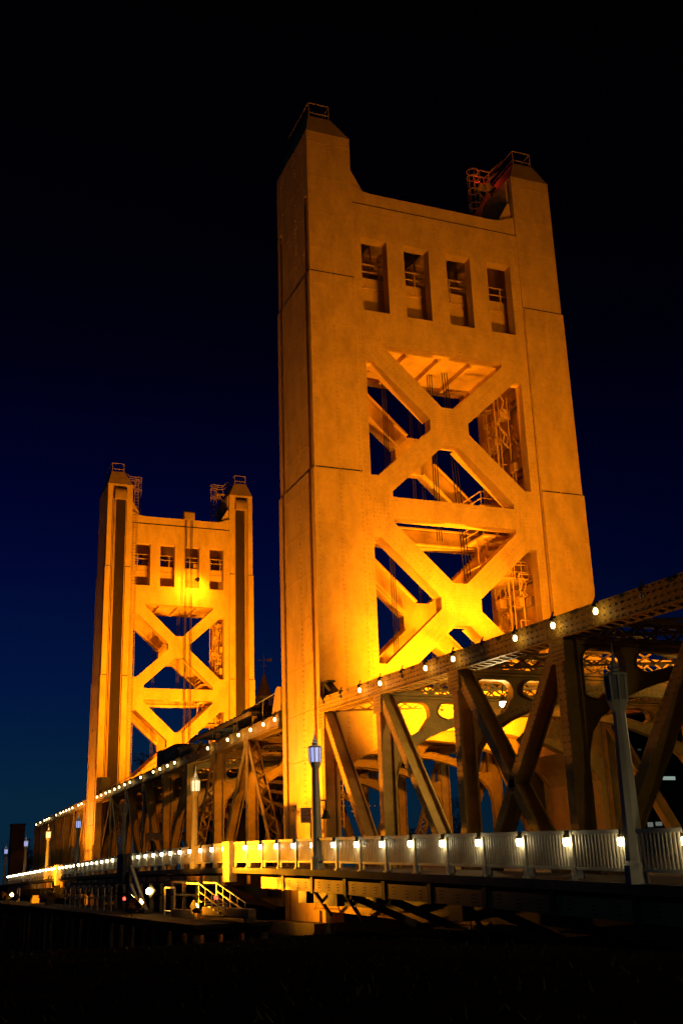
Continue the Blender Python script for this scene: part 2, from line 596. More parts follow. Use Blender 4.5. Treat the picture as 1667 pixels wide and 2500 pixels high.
        for zc in (31.6, 18.8, 6.3):
            for i in range(5):
                for j in range(5):
                    m.rivet(W(4.0 + i * 0.25, ysurf, zc - 0.7 + j * 0.25), nn, 0.04, 0.026)
                    m.rivet(W(15.9 - i * 0.25, ysurf, zc - 0.7 + j * 0.25), nn, 0.04, 0.026)
        for (x, z) in ((8.2, 5.9), (13.2, 5.6), (13.2, 6.6), (5.4, 5.6)):
            pass
        fp = m.build('face_panel', M['gold'], root)
        # inner stiffening flanges behind the bracing
        f = MB()
        yi = 1.05 if not river else D - 1.05
        for zc in (25.05, 12.6):
            for sx in (-1, 1):
                for sz in (-1, 1):
                    for o in (-0.62, 0.62):
                        f.bar(W(XC + sx * 1.0 + o * 0.7, yi, zc + sz * (1.0) - sx * sz * o * 0.7),
                              W(XC + sx * 5.4 + o * 0.7, yi, zc + sz * 5.05 - sx * sz * o * 0.7), 0.4, 0.09, (0, 1, 0))
        for z in (18.25, 19.35):
            bx(f, 3.9, 15.9, yi - 0.2, yi + 0.2, z - 0.05, z + 0.05)
        f.build('inner_flange', M['gold'], fp)
        # corner gussets between beam and legs
        k = MB()
        for fx in ((lambda x: x), (lambda x: 2 * XC - x + 0.14)):
            ang = [(3.302, 43.2), (4.5, 42.78), (3.5, 44.6), (3.302, 44.65)]
            k.plate(ang, [], lambda u, v, w: W(fx(u), w, v), (0.5 if not river else D - 0.5), (0.75 if not river else D - 0.75))
        k.build('corner_gusset', M['gold'], root)
        # dark bolt-head sockets on the lower portal plate
        b = MB()
        for (x, z) in ((8.0, 5.75), (14.9, 5.9), (14.9, 4.9)):
            b.tube(W(x, ya - (0.04 if not river else -0.04), z), W(x, (ya + yb) / 2, z), 0.13, n=10)
        b.build('drain_hole', M['dark'], fp)

    # machinery floor, parapet and roof seen through the openings
    m = MB()
    bx(m, 3.3, 16.7, 0.86, D - 0.86, 30.75, 31.0)
    for x in (5.0, 7.4, 9.9, 12.4, 14.8):
        bx(m, x - 0.1, x + 0.1, 0.86, D - 0.86, 30.35, 30.748)
    m.build('machinery_floor', M['gold'], root)
    m = MB()
    bx(m, 3.35, 16.65, 1.7, 1.85, 31.0, 36.6)
    bx(m, 3.35, 16.65, 1.62, 1.695, 35.7, 35.85)
    m.build('parapet', M['gold'], root)
    m = MB()
    bx(m, 3.35, 16.65, D - 1.85, D - 1.7, 31.0, 36.2)
    bx(m, 3.35, 16.65, D - 1.695, D - 1.62, 35.3, 35.45)
    m.build('parapet', M['gold'], root)
    for yr in (1.75, D - 1.75):
        m = MB()
        for z in (37.15, 37.75):
            m.tube(W(3.5, yr, z), W(16.5, yr, z), 0.05)
        for k in range(9):
            x = 4.5 + 1.42 * k
            m.tube(W(x, yr + 0.09 * (-1 if yr < 3 else 1), 35.9), W(x, yr + 0.09 * (-1 if yr < 3 else 1), 37.78), 0.05)
        m.build('walkway_rail', M['gold'], root)
    m = MB()
    bx(m, 3.3, 16.7, 0.86, D - 0.86, 41.2, 41.4)
    for x in (4.6, 6.8, 9.0, 11.2, 13.4, 15.6):
        m.bar(W(x, 0.9, 40.9), W(x - 1.2, D - 0.9, 40.9), 0.25, 0.5, (1, 0, 0))
    for k in range(7):
        m.tube(W(4 + 1.8 * k, 3.0, 40.5), W(5.3 + 1.8 * k, 5.2, 39.6), 0.06)
    bx(m, 6.0, 7.4, 3.2, 4.6, 31.0, 38.0)
    bx(m, 12.2, 13.6, 3.4, 4.6, 31.0, 37.0)
    m.build('machine_room', M['truss'], root)
    # stairs, cages and landings inside the right leg
    m = MB()
    for z0, z1, cx in ((20.3, 28.9, 15.9), (9.0, 16.2, 15.9)):
        for k in range(int((z1 - z0) / 1.05) + 1):
            zz = z0 + 1.05 * k
            m.path([W(cx - 0.1 + 0.42 * math.cos(a), 4.3 + 0.42 * math.sin(a), zz) for a in [math.pi * 2 * j / 10 for j in range(11)]], 0.045, 4)
        for j in range(6):
            a = math.pi * 2 * j / 6
            m.tube(W(cx - 0.1 + 0.42 * math.cos(a), 4.3 + 0.42 * math.sin(a), z0), W(cx - 0.1 + 0.42 * math.cos(a), 4.3 + 0.42 * math.sin(a), z1), 0.03, n=4)
    m.build('inner_ladder', M['gold'], root)
    for z in (9.2, 15.2, 18.2, 20.4):
        m = MB()
        bx(m, 13.2, 16.6, 2.2, 5.0, z, z + 0.12)
        for zz in (0.55, 1.05):
            m.tube(W(13.2, 2.2, z + zz), W(16.6, 2.2, z + zz), 0.045)
            m.tube(W(13.2, 2.2, z + zz), W(13.2, 5.0, z + zz), 0.045)
        for x in (13.2, 14.3, 15.4, 16.5):
            m.tube(W(x, 2.2, z), W(x, 2.2, z + 1.08), 0.04)
        m.build('landing', M['gold'], root)
    m = MB()
    m.bar(W(13.3, 3.2, 15.3), W(14.1, 3.2, 18.2), 0.16, 0.16)
    m.bar(W(13.3, 3.2, 18.2), W(13.3, 3.2, 14.2), 0.16, 0.16)
    m.build('cable_bracket', M['gold'], root)
    m = MB()
    bx(m, 14.4, 15.4, 2.6, 3.6, 15.35, 16.6)
    bx(m, 14.3, 15.5, 2.5, 3.7, 16.602, 16.7)
    m.build('winch_box', M['gold'], root)
    m = MB()
    for k, z in enumerate([8.6, 10.1, 11.7, 13.4, 15.0, 17.0, 20.2, 22.8, 25.6, 28.2]):
        bx(m, 16.4, 16.69, 1.0, 5.6, z, z + 0.14)
        if k % 2:
            bx(m, 16.3, 16.69, 1.4, 2.6, z + 0.5, z + 1.4)
    for y in (1.6, 3.2, 4.9):
        bx(m, 16.5, 16.69, y, y + 0.12, 8, 29.5)
    m.build('leg_stiffener', M['truss'], root)
    rs = random.Random(int(y0) + 3)
    for (za, zb) in ((8.2, 16.6), (20.4, 29.2)):
        m = MB()
        for _ in range(26):
            x, y, z = 15.0 + 1.4 * rs.random(), 1.6 + 3.6 * rs.random(), za + (zb - za) * rs.random()
            t = rs.random()
            if t < 0.35:
                m.box(x, x + 0.25 + 0.4 * rs.random(), *sorted((W(0, y, 0)[1], W(0, y + 0.6, 0)[1])), z, z + 0.4 + 0.5 * rs.random())
            elif t < 0.7:
                m.tube(W(x, y, z), W(16.6, y, z), 0.05)
                m.tube(W(x, y, z), W(x, y, z - 1.6), 0.05)
            else:
                m.path([W(x, y, z), W(x + 0.3, y, z - 0.5), W(x + 0.1, y, z - 1.1), W(x + 0.5, y, z - 1.5)], 0.06)
        for x in (15.1, 15.45, 16.2):
            m.tube(W(x, 2.6, za), W(x, 2.6, zb), 0.05)
        m.build('leg_machinery', M['gold'], root)
    m = MB()
    for k in range(3):
        m.tube(W(10.3 + 0.18 * k, 3.6, 30.7), W(10.3 + 0.18 * k, 3.6, 18.0), 0.035, n=4)
        m.tube(W(11.2 + 0.2 * k, 3.0, 30.7), W(12.2 + 0.25 * k, 3.0, 9), 0.035, n=4)
        m.tube(W(6.9 + 0.15 * k, 4.2, 30.7), W(6.9 + 0.15 * k, 4.2, 6), 0.03, n=4)
    m.build('hanging_cable', M['dark'], root)
    # central ropes on the river face, with their hood on the top beam
    m = MB()
    for xx in (10.45, 10.62, 11.2, 11.38):
        m.tube(W(xx, D + 0.55, 6.5), W(xx, D + 0.55, 43.2), 0.04, n=5)
    m.build('centre_ropes', M['rope'], root)
    m = MB()
    prof = [(D - 0.8, 42.66), (D - 0.8, 43.3)] + [(D - 0.1 + 0.75 * math.sin(math.radians(a)), 43.3 + 0.5 * math.cos(math.radians(a))) for a in range(0, 100, 15)] + [(D + 0.65, 42.4), (D + 0.2, 42.4), (D + 0.2, 42.66)]
    m.plate(prof, [], lambda u, v, w: W(w, u, v), 10.25, 11.65)
    m.build('centre_hood', M['truss'], root)
    return root


build_tower(0.0, 1, 'nearest and tallest gold steel lift tower, riveted, with four window openings above two X braces')
build_tower(YF, -1, 'farther gold steel lift tower, dark ropes down its leg channels, left of the nearest')

# concrete piers under the towers
for y0, lab in ((D / 2, 'dark concrete pier under the nearest lift tower'), (YF - D / 2, 'dark concrete pier under the farther lift tower')):
    m = MB()
    m.box(-0.9, 21.2, y0 - 3.9, y0 + 3.9, -14, -7.0)
    m.box(-1.1, 21.4, y0 - 4.1, y0 + 4.1, -7.0, ZBASE - 0.004)
    o = m.build('bridge_pier', M['concrete'])
    tag(o, lab, 'pier')


# ------------------------------------------------------------------ truss spans
XT = (0.2, 19.8)


def member(m, x, a, b, wy=0.5, wx=0.78, lattice=False):
    """rolled section in the truss plane; a, b are (y, z)"""
    p0, p1 = Vector((x, a[0], a[1])), Vector((x, b[0], b[1]))
    for sx in (-1, 1):
        o = Vector((sx * (wx / 2 - 0.04), 0, 0))
        m.bar(p0 + o, p1 + o, 0.08, wy, (1, 0, 0))
    d = (p1 - p0).normalized()
    n = Vector((1, 0, 0)).cross(d)
    if not lattice:
        m.bar(p0, p1, wx - 0.17, 0.07, (1, 0, 0))
    else:
        ln = (p1 - p0).length
        k = int(ln / 0.62)
        for side in (-1, 1):
            for i in range(k):
                q0 = p0 + d * (ln * i / k) + n * (side * wy * 0.46)
                q1 = p0 + d * (ln * (i + 1) / k) + n * (side * wy * 0.46)
                o = Vector((wx / 2 - 0.06, 0, 0)) * (1 if i % 2 else -1)
                m.bar(q0 + o, q1 - o, 0.11, 0.025, d.cross(n))
    # rivets on the outer flange
    ln = (p1 - p0).length
    for e in (-0.16, 0.16):
        m.rivets(p0 + n * e + Vector((-wx / 2, 0, 0)), p1 + n * e + Vector((-wx / 2, 0, 0)), 0.26, (-1, 0, 0), 0.035, 0.022)


def lattice_girder(m, p0, p1, depth, up=(0, 0, 1), step=0.85, chord=0.14):
    p0, p1 = Vector(p0), Vector(p1)
    up = Vector(up)
    ln = (p1 - p0).length
    for s in (-0.5, 0.5):
        m.bar(p0 + up * (s * depth), p1 + up * (s * depth), chord * 1.7, chord, (p1 - p0).cross(up))
    n = max(2, int(ln / step))
    for i in range(n):
        a, b = p0.lerp(p1, i / n), p0.lerp(p1, (i + 1) / n)
        for s in (-0.5, 0.5):
            m.bar(a + up * (s * depth), b - up * (s * depth), 0.09, 0.03, up)


def cross_frame_mesh(y, zc):
    """portal frame between the two trusses: lattice strut, arched lower chord, rounded openings"""
    m = MB()
    za = zc - 2.0            # level of arch where the spools sit
    top = zc - 0.62
    # arch intrados in x, from the post to the crown
    intr = [(0.55, za - 3.5), (0.62, za - 2.75), (0.86, za - 1.95), (1.28, za - 1.42), (1.78, za - 1.07), (2.55, za - 0.62), (3.3, za - 0.30),
            (4.3, za + 0.02), (5.6, za + 0.32), (7.4, za + 0.58), (10.0, za + 0.70)]
    full = intr + [(20 - x, z) for x, z in reversed(intr[:-1])]
    outer = full + [(19.45, top), (0.55, top)]

    def ext(x):
        xx = x if x <= 10 else 20 - x
        return interp(xx, [(0, za - 0.9), (0.9, za - 0.86), (1.28, za - 0.78), (2.55, za - 0.14), (3.3, za + 0.16), (4.3, za + 0.46), (5.6, za + 0.74), (7.4, za + 0.96), (10, za + 1.05)])

    def opening(xa, xb):
        r = min(0.5, (xb - xa) * 0.3)
        zt = top - 0.14
        pts = arc(xb - r, zt - r, r, 0, 90, 4) + arc(xa + r, zt - r, r, 90, 180, 4)
        zl = ext(xa) + (0.5 if xa > 0.9 else 0.3)
        zl = min(zl, zt - r - 0.05)
        pts.append((xa, zl))
        pts.append((xa + 0.25, (zl + ext(xa + 0.35)) / 2 + 0.02))
        k = 5
        for j in range(k + 1):
            x = xa + 0.55 + (xb - xa - 1.1) * j / k
            pts.append((x, ext(x) + 0.06))
        zr = min(ext(xb) + 0.55, zt - r - 0.05)
        pts.append((xb - 0.25, (zr + ext(xb - 0.35)) / 2 + 0.02))
        pts.append((xb, zr))
        return pts
    holes = [opening(0.72, 2.72), opening(3.2, 6.3)]
    holes += [[(20 - x, z) for x, z in reversed(h)] for h in holes]
    m.plate(outer, holes, lambda u, v, w: (u, w, v), y - 0.09, y + 0.09)
    # flanges: along the intrados and around the openings
    for lp, closed in [(full, False)] + [(h, True) for h in holes]:
        k = len(lp)
        for i in range(k if closed else k - 1):
            a, b = lp[i], lp[(i + 1) % k]
            m.bar((a[0], y, a[1]), (b[0], y, b[1]), 0.46, 0.05, (0, 1, 0))
    for i in range(len(full) - 1):
        a, b = full[i], full[i + 1]
        n = Vector((a[1] - b[1], 0, b[0] - a[0])).normalized()
        p0, p1 = Vector((a[0], y - 0.1, a[1])), Vector((b[0], y - 0.1, b[1]))
        m.rivets(p0 + n * 0.14, p1 + n * 0.14, 0.24, (0, -1, 0), 0.03, 0.02)
        if 0.6 < a[0] < 19.4:
            m.rivets(p0 + n * 0.34, p1 + n * 0.34, 0.24, (0, -1, 0), 0.03, 0.02)
    # top strut over the plate
    m.box(0.6, 19.4, y - 0.26, y + 0.26, top, top + 0.12)
    for dy in (-0.3, 0.3):
        lattice_girder(m, (0.6, y + dy, zc - 0.02), (19.4, y + dy, zc - 0.02), 0.78, step=1.05)
    return m


def gusset(m, x, y, z, w, h):
    for sx in (-1,):
        xx = x + sx * 0.425
        m.box(xx - 0.02, xx + 0.02, y - w / 2, y + w / 2, z - h / 2, z + h / 2)
        for i in range(int(w / 0.17)):
            for j in range(int(h / 0.17)):
                m.rivet((xx - 0.02, y - w / 2 + 0.1 + i * 0.17, z - h / 2 + 0.1 + j * 0.17), (-1, 0, 0), 0.033, 0.02)


def build_span(label, nodes, zc, diags, lat, lamps, dead, frames, y_ends, far_detail=False):
    """diags: (i top node, j bottom node); lat: set of those drawn with lacing"""
    yc = 0.5 * (y_ends[0] + y_ends[1])
    root = thing('truss_span', label, 'bridge span', (10.0, yc, deck_z(yc)))

    def zb(y):
        return deck_z(y) - 1.95
    for it, x in enumerate(XT):
        m = MB()
        ys = [y_ends[0]] + [y_ends[0] + (y_ends[1] - y_ends[0]) * k / 8 for k in range(1, 8)] + [y_ends[1]]
        for a, b in zip(ys[:-1], ys[1:]):
            pa, pb = Vector((x, a, zc(a))), Vector((x, b, zc(b)))
            for sx in (-1, 1):
                o = Vector((sx * 0.415, 0, 0))
                m.bar(pa + o, pb + o, 0.07, 0.84, (1, 0, 0))
            m.bar(pa + Vector((0, 0, 0.40)), pb + Vector((0, 0, 0.40)), 0.98, 0.05, (1, 0, 0))
            for zz in (-0.42,):
                for sx in (-1, 1):
                    m.bar(pa + Vector((sx * 0.40, 0, zz)), pb + Vector((sx * 0.40, 0, zz)), 0.18, 0.04, (1, 0, 0))
            if it == 0 and b < 90:
                for zz in ((-0.34, -0.12, 0.12, 0.34) if a < 0 else (-0.33, 0.31)):
                    st = 0.34 if a < 0 else 0.3
                    m.rivets(pa + Vector((-0.45, 0, zz)), pb + Vector((-0.45, 0, zz)), st, (-1, 0, 0), 0.042, 0.026)
        # stay plates and lacing under the box
        y = y_ends[0] + 0.6
        while y < y_ends[1] - 0.5 and y < 100:
            m.bar((x - 0.38, y, zc(y) - 0.43), (x + 0.38, y + 0.28, zc(y) - 0.43), 0.16, 0.03, (0, 1, 0))
            y += 0.55
        for yn in nodes:
            if it == 0 and yn < 60:
                for i in range(7):
                    for j in range(4):
                        m.rivet((x - 0.45, yn - 0.6 + 0.2 * i, zc(yn) - 0.25 + 0.16 * j), (-1, 0, 0), 0.035, 0.022)
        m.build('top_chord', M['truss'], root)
        m = MB()
        for a, b in zip(ys[:-1], ys[1:]):
            for sx in (-1, 1):
                m.bar((x + sx * 0.36, a, zb(a)), (x + sx * 0.36, b, zb(b)), 0.08, 0.9, (1, 0, 0))
        m.build('bottom_chord', M['truss'], root)
        for yn in nodes:
            m = MB()
            member(m, x, (yn, zb(yn)), (yn, zc(yn) - 0.40), 0.52, 0.78)
            if it == 0:
                gusset(m, x, yn, zc(yn) - 0.85, 1.0, 1.0)
                gusset(m, x, yn, zb(yn), 2.3, 0.85)
                # splayed bottom gusset
                m.plate([(yn - 2.0, zb(yn) - 0.4), (yn + 2.0, zb(yn) - 0.4), (yn + 0.7, zb(yn) + 1.0), (yn - 0.7, zb(yn) + 1.0)], [],
                        lambda u, v, w: (w, u, v), x - 0.47, x - 0.45)
                for i in range(-8, 9):
                    for j in range(6):
                        if abs(i) * 0.22 < 1.9 - j * 0.22:
                            m.rivet((x - 0.47, yn + i * 0.22, zb(yn) - 0.3 + j * 0.22), (-1, 0, 0), 0.045, 0.03)
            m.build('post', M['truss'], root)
        for (ya, yb_) in diags:
            m = MB()
            member(m, x, (ya, zc(ya) - 0.30), (yb_, zb(yb_)), 0.46, 0.74, lattice=(ya, yb_) in lat)
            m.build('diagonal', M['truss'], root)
    for yn in frames:
        cross_frame_mesh(yn, zc(yn)).build('cross_frame', M['truss'], root)
    allf = sorted(set([y_ends[0]] + list(frames) + [y_ends[1]]))
    for a, b in zip(allf[:-1], allf[1:]):
        m = MB()
        for sg in (-1, 1):
            o_ = Vector((0.25, 0.25 * sg, 0))
            for o2 in (0,):
                p, q = Vector((10 - 9.3 * sg, a, zc(a))), Vector((10 + 9.3 * sg, b, zc(b)))
                lattice_girder(m, p + o_ * o2, q + o_ * o2, 0.55, (0, 0, 1), 0.9, 0.10)
        m.build('top_brace', M['truss'], root)
    # floor beams and fascia girder with its brackets
    y = y_ends[0] + 0.3
    while y < y_ends[1]:
        m = MB()
        m.box(0.7, 19.3, y - 0.12, y + 0.12, deck_z(y) - 1.6, deck_z(y) - 0.36)
        m.build('floor_beam', M['truss'], root)
        y += 4.3
    m = MB()
    k = 12
    for i in range(k):
        a = y_ends[0] + (y_ends[1] - y_ends[0]) * i / k
        b = y_ends[0] + (y_ends[1] - y_ends[0]) * (i + 1) / k
        m.bar((-3.93, a, deck_z(a) - 0.74), (-3.93, b, deck_z(b) - 0.74), 0.06, 0.56, (1, 0, 0))
        m.bar((-3.87, a, deck_z(a) - 1.02), (-3.87, b, deck_z(b) - 1.02), 0.22, 0.04, (1, 0, 0))
        m.bar((-2.3, a, deck_z(a) - 0.74), (-2.3, b, deck_z(b) - 0.74), 0.06, 0.5, (1, 0, 0))
    m.build('fascia_girder', M['gold'], root)
    m = MB()
    for i in range(k):
        a = y_ends[0] + (y_ends[1] - y_ends[0]) * i / k
        b = y_ends[0] + (y_ends[1] - y_ends[0]) * (i + 1) / k
        m.bar((-1.3, a, deck_z(a) - 1.5), (-1.3, b, deck_z(b) - 1.5), 0.2, 0.75, (1, 0, 0))
    m.build('stringer', M['dark'], root)
    y = y_ends[0] + 0.9
    while y < y_ends[1]:
        m = MB()
        m.box(-4.02, -0.2, y - 0.16, y + 0.16, deck_z(y) - 1.10, deck_z(y) - 0.36)
        if int(y * 7.3) % 2 == 0:
            m.bar((-3.7, y, deck_z(y) - 1.1), (-0.4, y, deck_z(y) - 2.5), 0.2, 0.3, (0, 1, 0))
        else:
            m.box(-2.9, -2.5, y - 0.5, y + 0.7, deck_z(y) - 1.75, deck_z(y) - 1.102)
            m.bar((-2.2, y + 0.3, deck_z(y) - 1.1), (-0.5, y + 2.2, deck_z(y) - 2.5), 0.14, 0.16, (0, 1, 0))
        for dy in (-0.9, 0.9, 2.1):
            for dz in (-0.62, -0.74, -0.86):
                m.box(-3.975, -3.955, y + dy - 0.12, y + dy + 0.12, deck_z(y) + dz - 0.022, deck_z(y) + dz + 0.022)
        m.build('walkway_bracket', M['dark'], root)
        y += 4.3
    # lamps strung along the chord
    for y in lamps + dead:
        z = zc(y) + 0.02
        m = MB()
        m.box(-0.62, -0.45, y - 0.05, y + 0.05, z + 0.26, z + 0.34)
        m.lathe((-0.62, y, z + 0.13), [(0.07, 0), (0.09, 0.03), (0.06, 0.14)], 8)
        m.bar((-0.6, y, z + 0.3), (-0.5, y, z + 0.52), 0.05, 0.05)
        a = m.build('chord_lamp', M['dark'], root)
        b = MB()
        b.lathe((-0.57, y, z - 0.13), [(0.04, 0), (0.075, 0.03), (0.088, 0.11), (0.078, 0.18), (0.05, 0.22)], 8)
        b.build('bulb', M['bulb_far'] if y in lamps else M['glow_off'], a)
    return root


near_nodes = [-8.65, -17.25, -25.8, -34.4, -43.0]
nd = [(-0.5, -8.65), (-8.65, -17.25), (-17.25, -25.8), (-25.8, -17.25), (-34.4, -25.8), (-43.0, -34.4)]
near = build_span('nearest fixed truss span with dark posts and diagonals, right of the nearest tower', [-0.5] + near_nodes, chord_near, nd, set(),
                  [-7.2, -9.9, -15.2, -18.0, -23.4, -26.2, -29.0], [-1.8, -4.5, -12.6, -20.7, -31.7, -34.4], near_nodes, (-48.0, -0.32))
lift_nodes = [14.6 + 8.68 * k for k in range(7)]
ln_ = lift_nodes
ld = [(ln_[0], 7.4), (ln_[0], ln_[1]), (ln_[1], ln_[2]), (ln_[2], ln_[3]), (ln_[4], ln_[3]), (ln_[5], ln_[4]), (ln_[6], ln_[5]), (ln_[6], 76.2)]
lift_l = [5.9 + 0, 8.33, 11.2, 14.1, 16.9, 22.5, 33.5, 36.2, 39.2, 42.0, 47.7, 52.9, 55.8, 58.7, 61.4, 64.4, 66.7, 69.6, 72.4]
lift_l = [y + 1.2 for y in lift_l]
lift = build_span('lift span truss between the two towers, strung with white bulbs and orange lit', ln_, chord_lift, ld, {ld[0], ld[2], ld[6]},
                  [y for y in lift_l if y < 76], [20.9, 26.5, 29.2, 32.0], ln_, (7.1, 76.5))
far_nodes = [84.6 + 8.6 * k for k in range(7)]
fd = [(a, b) for a, b in zip(far_nodes[:3], far_nodes[1:4])] + [(b, a) for a, b in zip(far_nodes[3:-1], far_nodes[4:])]
far = build_span('farthest truss span beyond the second tower, at the left edge of the bridge', far_nodes, chord_far, fd, set(),
                 [84.9, 87.5, 92.6, 95.3, 98.0, 100.8, 103.5, 107.9, 115.5, 118.2, 121.0, 126.0, 131.2], [], far_nodes, (84.0, 136.5))

# bearing bracket on the end of the near chord, end box of the lift chord
m = MB()
m.bar((0.2, -0.55, 6.2), (0.2, -0.55, 7.1), 0.5, 0.12, (1, 0, 0))
m.bar((0.2, -0.6, 7.05), (0.2, -1.9, 6.2), 0.5, 0.22, (1, 0, 0))
m.bar((0.2, -0.5, 7.1), (0.2, -1.2, 7.1), 0.5, 0.1, (1, 0, 0))
m.build('end_bracket', M['dark'], near)
m = MB()
m.box(-0.36, 0.76, 6.78, 7.095, 5.35, 6.5)
m.build('end_box', M['dark'], lift)
m = MB()
m.plate([(7.2, 6.4), (9.2, 6.36), (8.3, 8.1), (7.9, 8.25), (7.2, 8.1)], [], lambda u, v, w: (w, u, v), -0.1, 0.5)
m.build('end_gusset', M['gold'], lift)

# ------------------------------------------------------------------ roadway and sidewalks
YS = [-50 + 5 * k for k in range(43)]


def ribbon(name, x0, x1, dz0, dz1, mat, ys=YS):
    m = MB()
    for a, b in zip(ys[:-1], ys[1:]):
        m.quadbox([(x0, a, deck_z(a) + dz0), (x1, a, deck_z(a) + dz0), (x1, b, deck_z(b) + dz0), (x0, b, deck_z(b) + dz0),
                   (x0, a, deck_z(a) + dz1), (x1, a, deck_z(a) + dz1), (x1, b, deck_z(b) + dz1), (x0, b, deck_z(b) + dz1)])
    return structure(m.build(name, mat))


ribbon('road', 0.9, 19.1, -0.36, -0.18, M['asphalt'])
ribbon('sidewalk', -4.15, -0.5, -0.30, 0.0, M['concrete'])
ribbon('far_sidewalk', 20.5, 24.1, -0.30, 0.0, M['concrete'])
# lane markings and kerb
m = MB()
for a, b in zip(YS[:-1], YS[1:]):
    for x in (9.7, 10.2):
        m.quad((x, a, deck_z(a) - 0.176), (x + 0.12, a, deck_z(a) - 0.176), (x + 0.12, b, deck_z(b) - 0.176), (x, b, deck_z(b) - 0.176))
structure(m.build('road_marking', M['rail']))


# ------------------------------------------------------------------ sidewalk railings
def build_railing(label, post_ys, x, out, has_lamp, mat=None):
    y_mid = post_ys[len(post_ys) // 2]
    root = thing('sidewalk_railing', label, 'railing', (x, y_mid, deck_z(y_mid)))
    mat = mat or M['rail']
    for k, y in enumerate(post_ys):
        z = rail_top(y)
        m = MB()
        m.box(x - 0.09, x + 0.09, y - 0.09, y + 0.09, deck_z(y), z + 0.015)
        m.box(x - 0.14, x + 0.14, y - 0.14, y + 0.14, deck_z(y), deck_z(y) + 0.06)
        m.build('post', mat, root)
        if k + 1 < len(post_ys):
            yb = post_ys[k + 1]
            lo, hi = min(y, yb) + 0.11, max(y, yb) - 0.11
            m = MB()
            m.bar((x, lo, rail_top(lo) - 0.06), (x, hi, rail_top(hi) - 0.06), 0.16, 0.12, (1, 0, 0))
            m.bar((x, lo, rail_top(lo) - 1.10), (x, hi, rail_top(hi) - 1.10), 0.10, 0.09, (1, 0, 0))
            n = max(3, int((hi - lo) / 0.165))
            for j in range(n):
                yy = lo + (hi - lo) * (j + 0.5) / n
                m.box(x - 0.03, x + 0.03, yy - 0.028, yy + 0.028, rail_top(yy) - 1.06, rail_top(yy) - 0.12)
            # kick plate ends under the lower rail
            m.box(x - 0.04, x + 0.04, hi - 0.32, hi, rail_top(hi) - 1.40, rail_top(hi) - 1.14)
            m.build('panel', mat, root)
        if has_lamp(y):
            m = MB()
            m.box(x + out * 0.09, x + out * 0.24, y + 0.03, y + 0.15, z - 0.21, z - 0.13)
            m.box(x + out * 0.05, x + out * 0.2, y + 0.05, y + 0.13, z - 0.13, z + 0.0)
            a = m.build('rail_lamp', M['dark'], root)
            b = MB()
            b.lathe((x + out * 0.19, y + 0.09, z - 0.45), [(0.04, 0), (0.08, 0.03), (0.088, 0.18), (0.07, 0.22)], 8)
            b.build('bulb', M['bulb'], a)
    return root


P0 = -0.85
near_posts = [P0 - 2.775 * k for k in range(-2, 16)]
build_railing('nearest grey railing in front of the closest truss, its balusters plain to see', near_posts, -4.0, -1, lambda y: True)
lift_posts = [6.35 + 2.8 * k for k in range(26)]
build_railing('railing along the lift span between the two tall pylons, dotted with white lamps', lift_posts, -4.0, -1,
              lambda y: not (35.5 < y < 41.5))
far_posts = [79.6 + 2.8 * k for k in range(21)]
build_railing('farthest railing at the left edge, its white lamps merging into a line', far_posts, -4.0, -1, lambda y: True)
# opposite railing, seen only through the trusses
build_railing('low railing on the opposite sidewalk behind both trusses of the nearest span', [-46 + 4.6 * k for k in range(11)], 24.0, 1, lambda y: False)


def pylon(y, w, label, mat, dz=-2.25):
    m = MB()
    z = rail_top(y)
    m.box(-4.36, -3.9, y - w / 2, y + w / 2, z + dz, z - 0.04)
    m.box(-4.42, -3.84, y - w / 2 - 0.06, y + w / 2 + 0.06, z - 0.04, z + 0.05)
    m.box(-4.40, -3.86, y - w / 2 - 0.04, y + w / 2 + 0.04, z - 1.45, z - 1.30)
    o = m.build('railing_pylon', mat)
    return tag(o, label, 'pylon', 'square pylons in the sidewalk railing')


pylon(5.3, 1.35, 'brightly lit square pylon in the railing at the foot of the nearest tower', M['rail'])
pylon(38.3, 2.6, 'dark unlit square pylon in the middle of the lift span railing', M['dark'])
pylon(78.0, 1.5, 'orange lit square pylon in the railing at the foot of the farther tower', M['rail'])


# ------------------------------------------------------------------ street lamps on the sidewalk edge
def make_lamp_post():
    o = thing('lamp_post', 'lamp', 'lamp post', (0, 0, 0), 'octagonal lamp posts along the bridge sidewalks')
    m = MB()
    m.lathe((0, 0, 0), [(0.34, 0), (0.34, 0.5), (0.27, 0.62), (0.185, 4.72), (0.20, 4.76), (0.30, 5.0), (0.31, 5.06)], 8, math.pi / 8)
    m.build('pole', M['post'], o, (0, 0, 0))
    g = MB()
    g.lathe((0, 0, 0), [(0.275, 5.062), (0.30, 5.75)], 8, math.pi / 8)
    g.build('lantern_glass', M['glow_off'], o, (0, 0, 0))
    m = MB()
    for k in range(8):
        a = math.pi / 8 + k * math.pi / 4
        m.bar((0.285 * math.cos(a), 0.285 * math.sin(a), 5.06), (0.312 * math.cos(a), 0.312 * math.sin(a), 5.76), 0.05, 0.05)
    m.build('lantern_frame', M['post'], o, (0, 0, 0))
    m = MB()
    m.lathe((0, 0, 0), [(0.36, 5.76), (0.35, 5.83), (0.14, 5.9), (0.14, 5.96), (0.19, 5.99), (0.10, 6.05), (0.13, 6.10), (0.07, 6.2), (0.022, 6.4), (0.004, 6.8)], 8)
    m.build('finial', M['post'], o, (0, 0, 0))
    return o


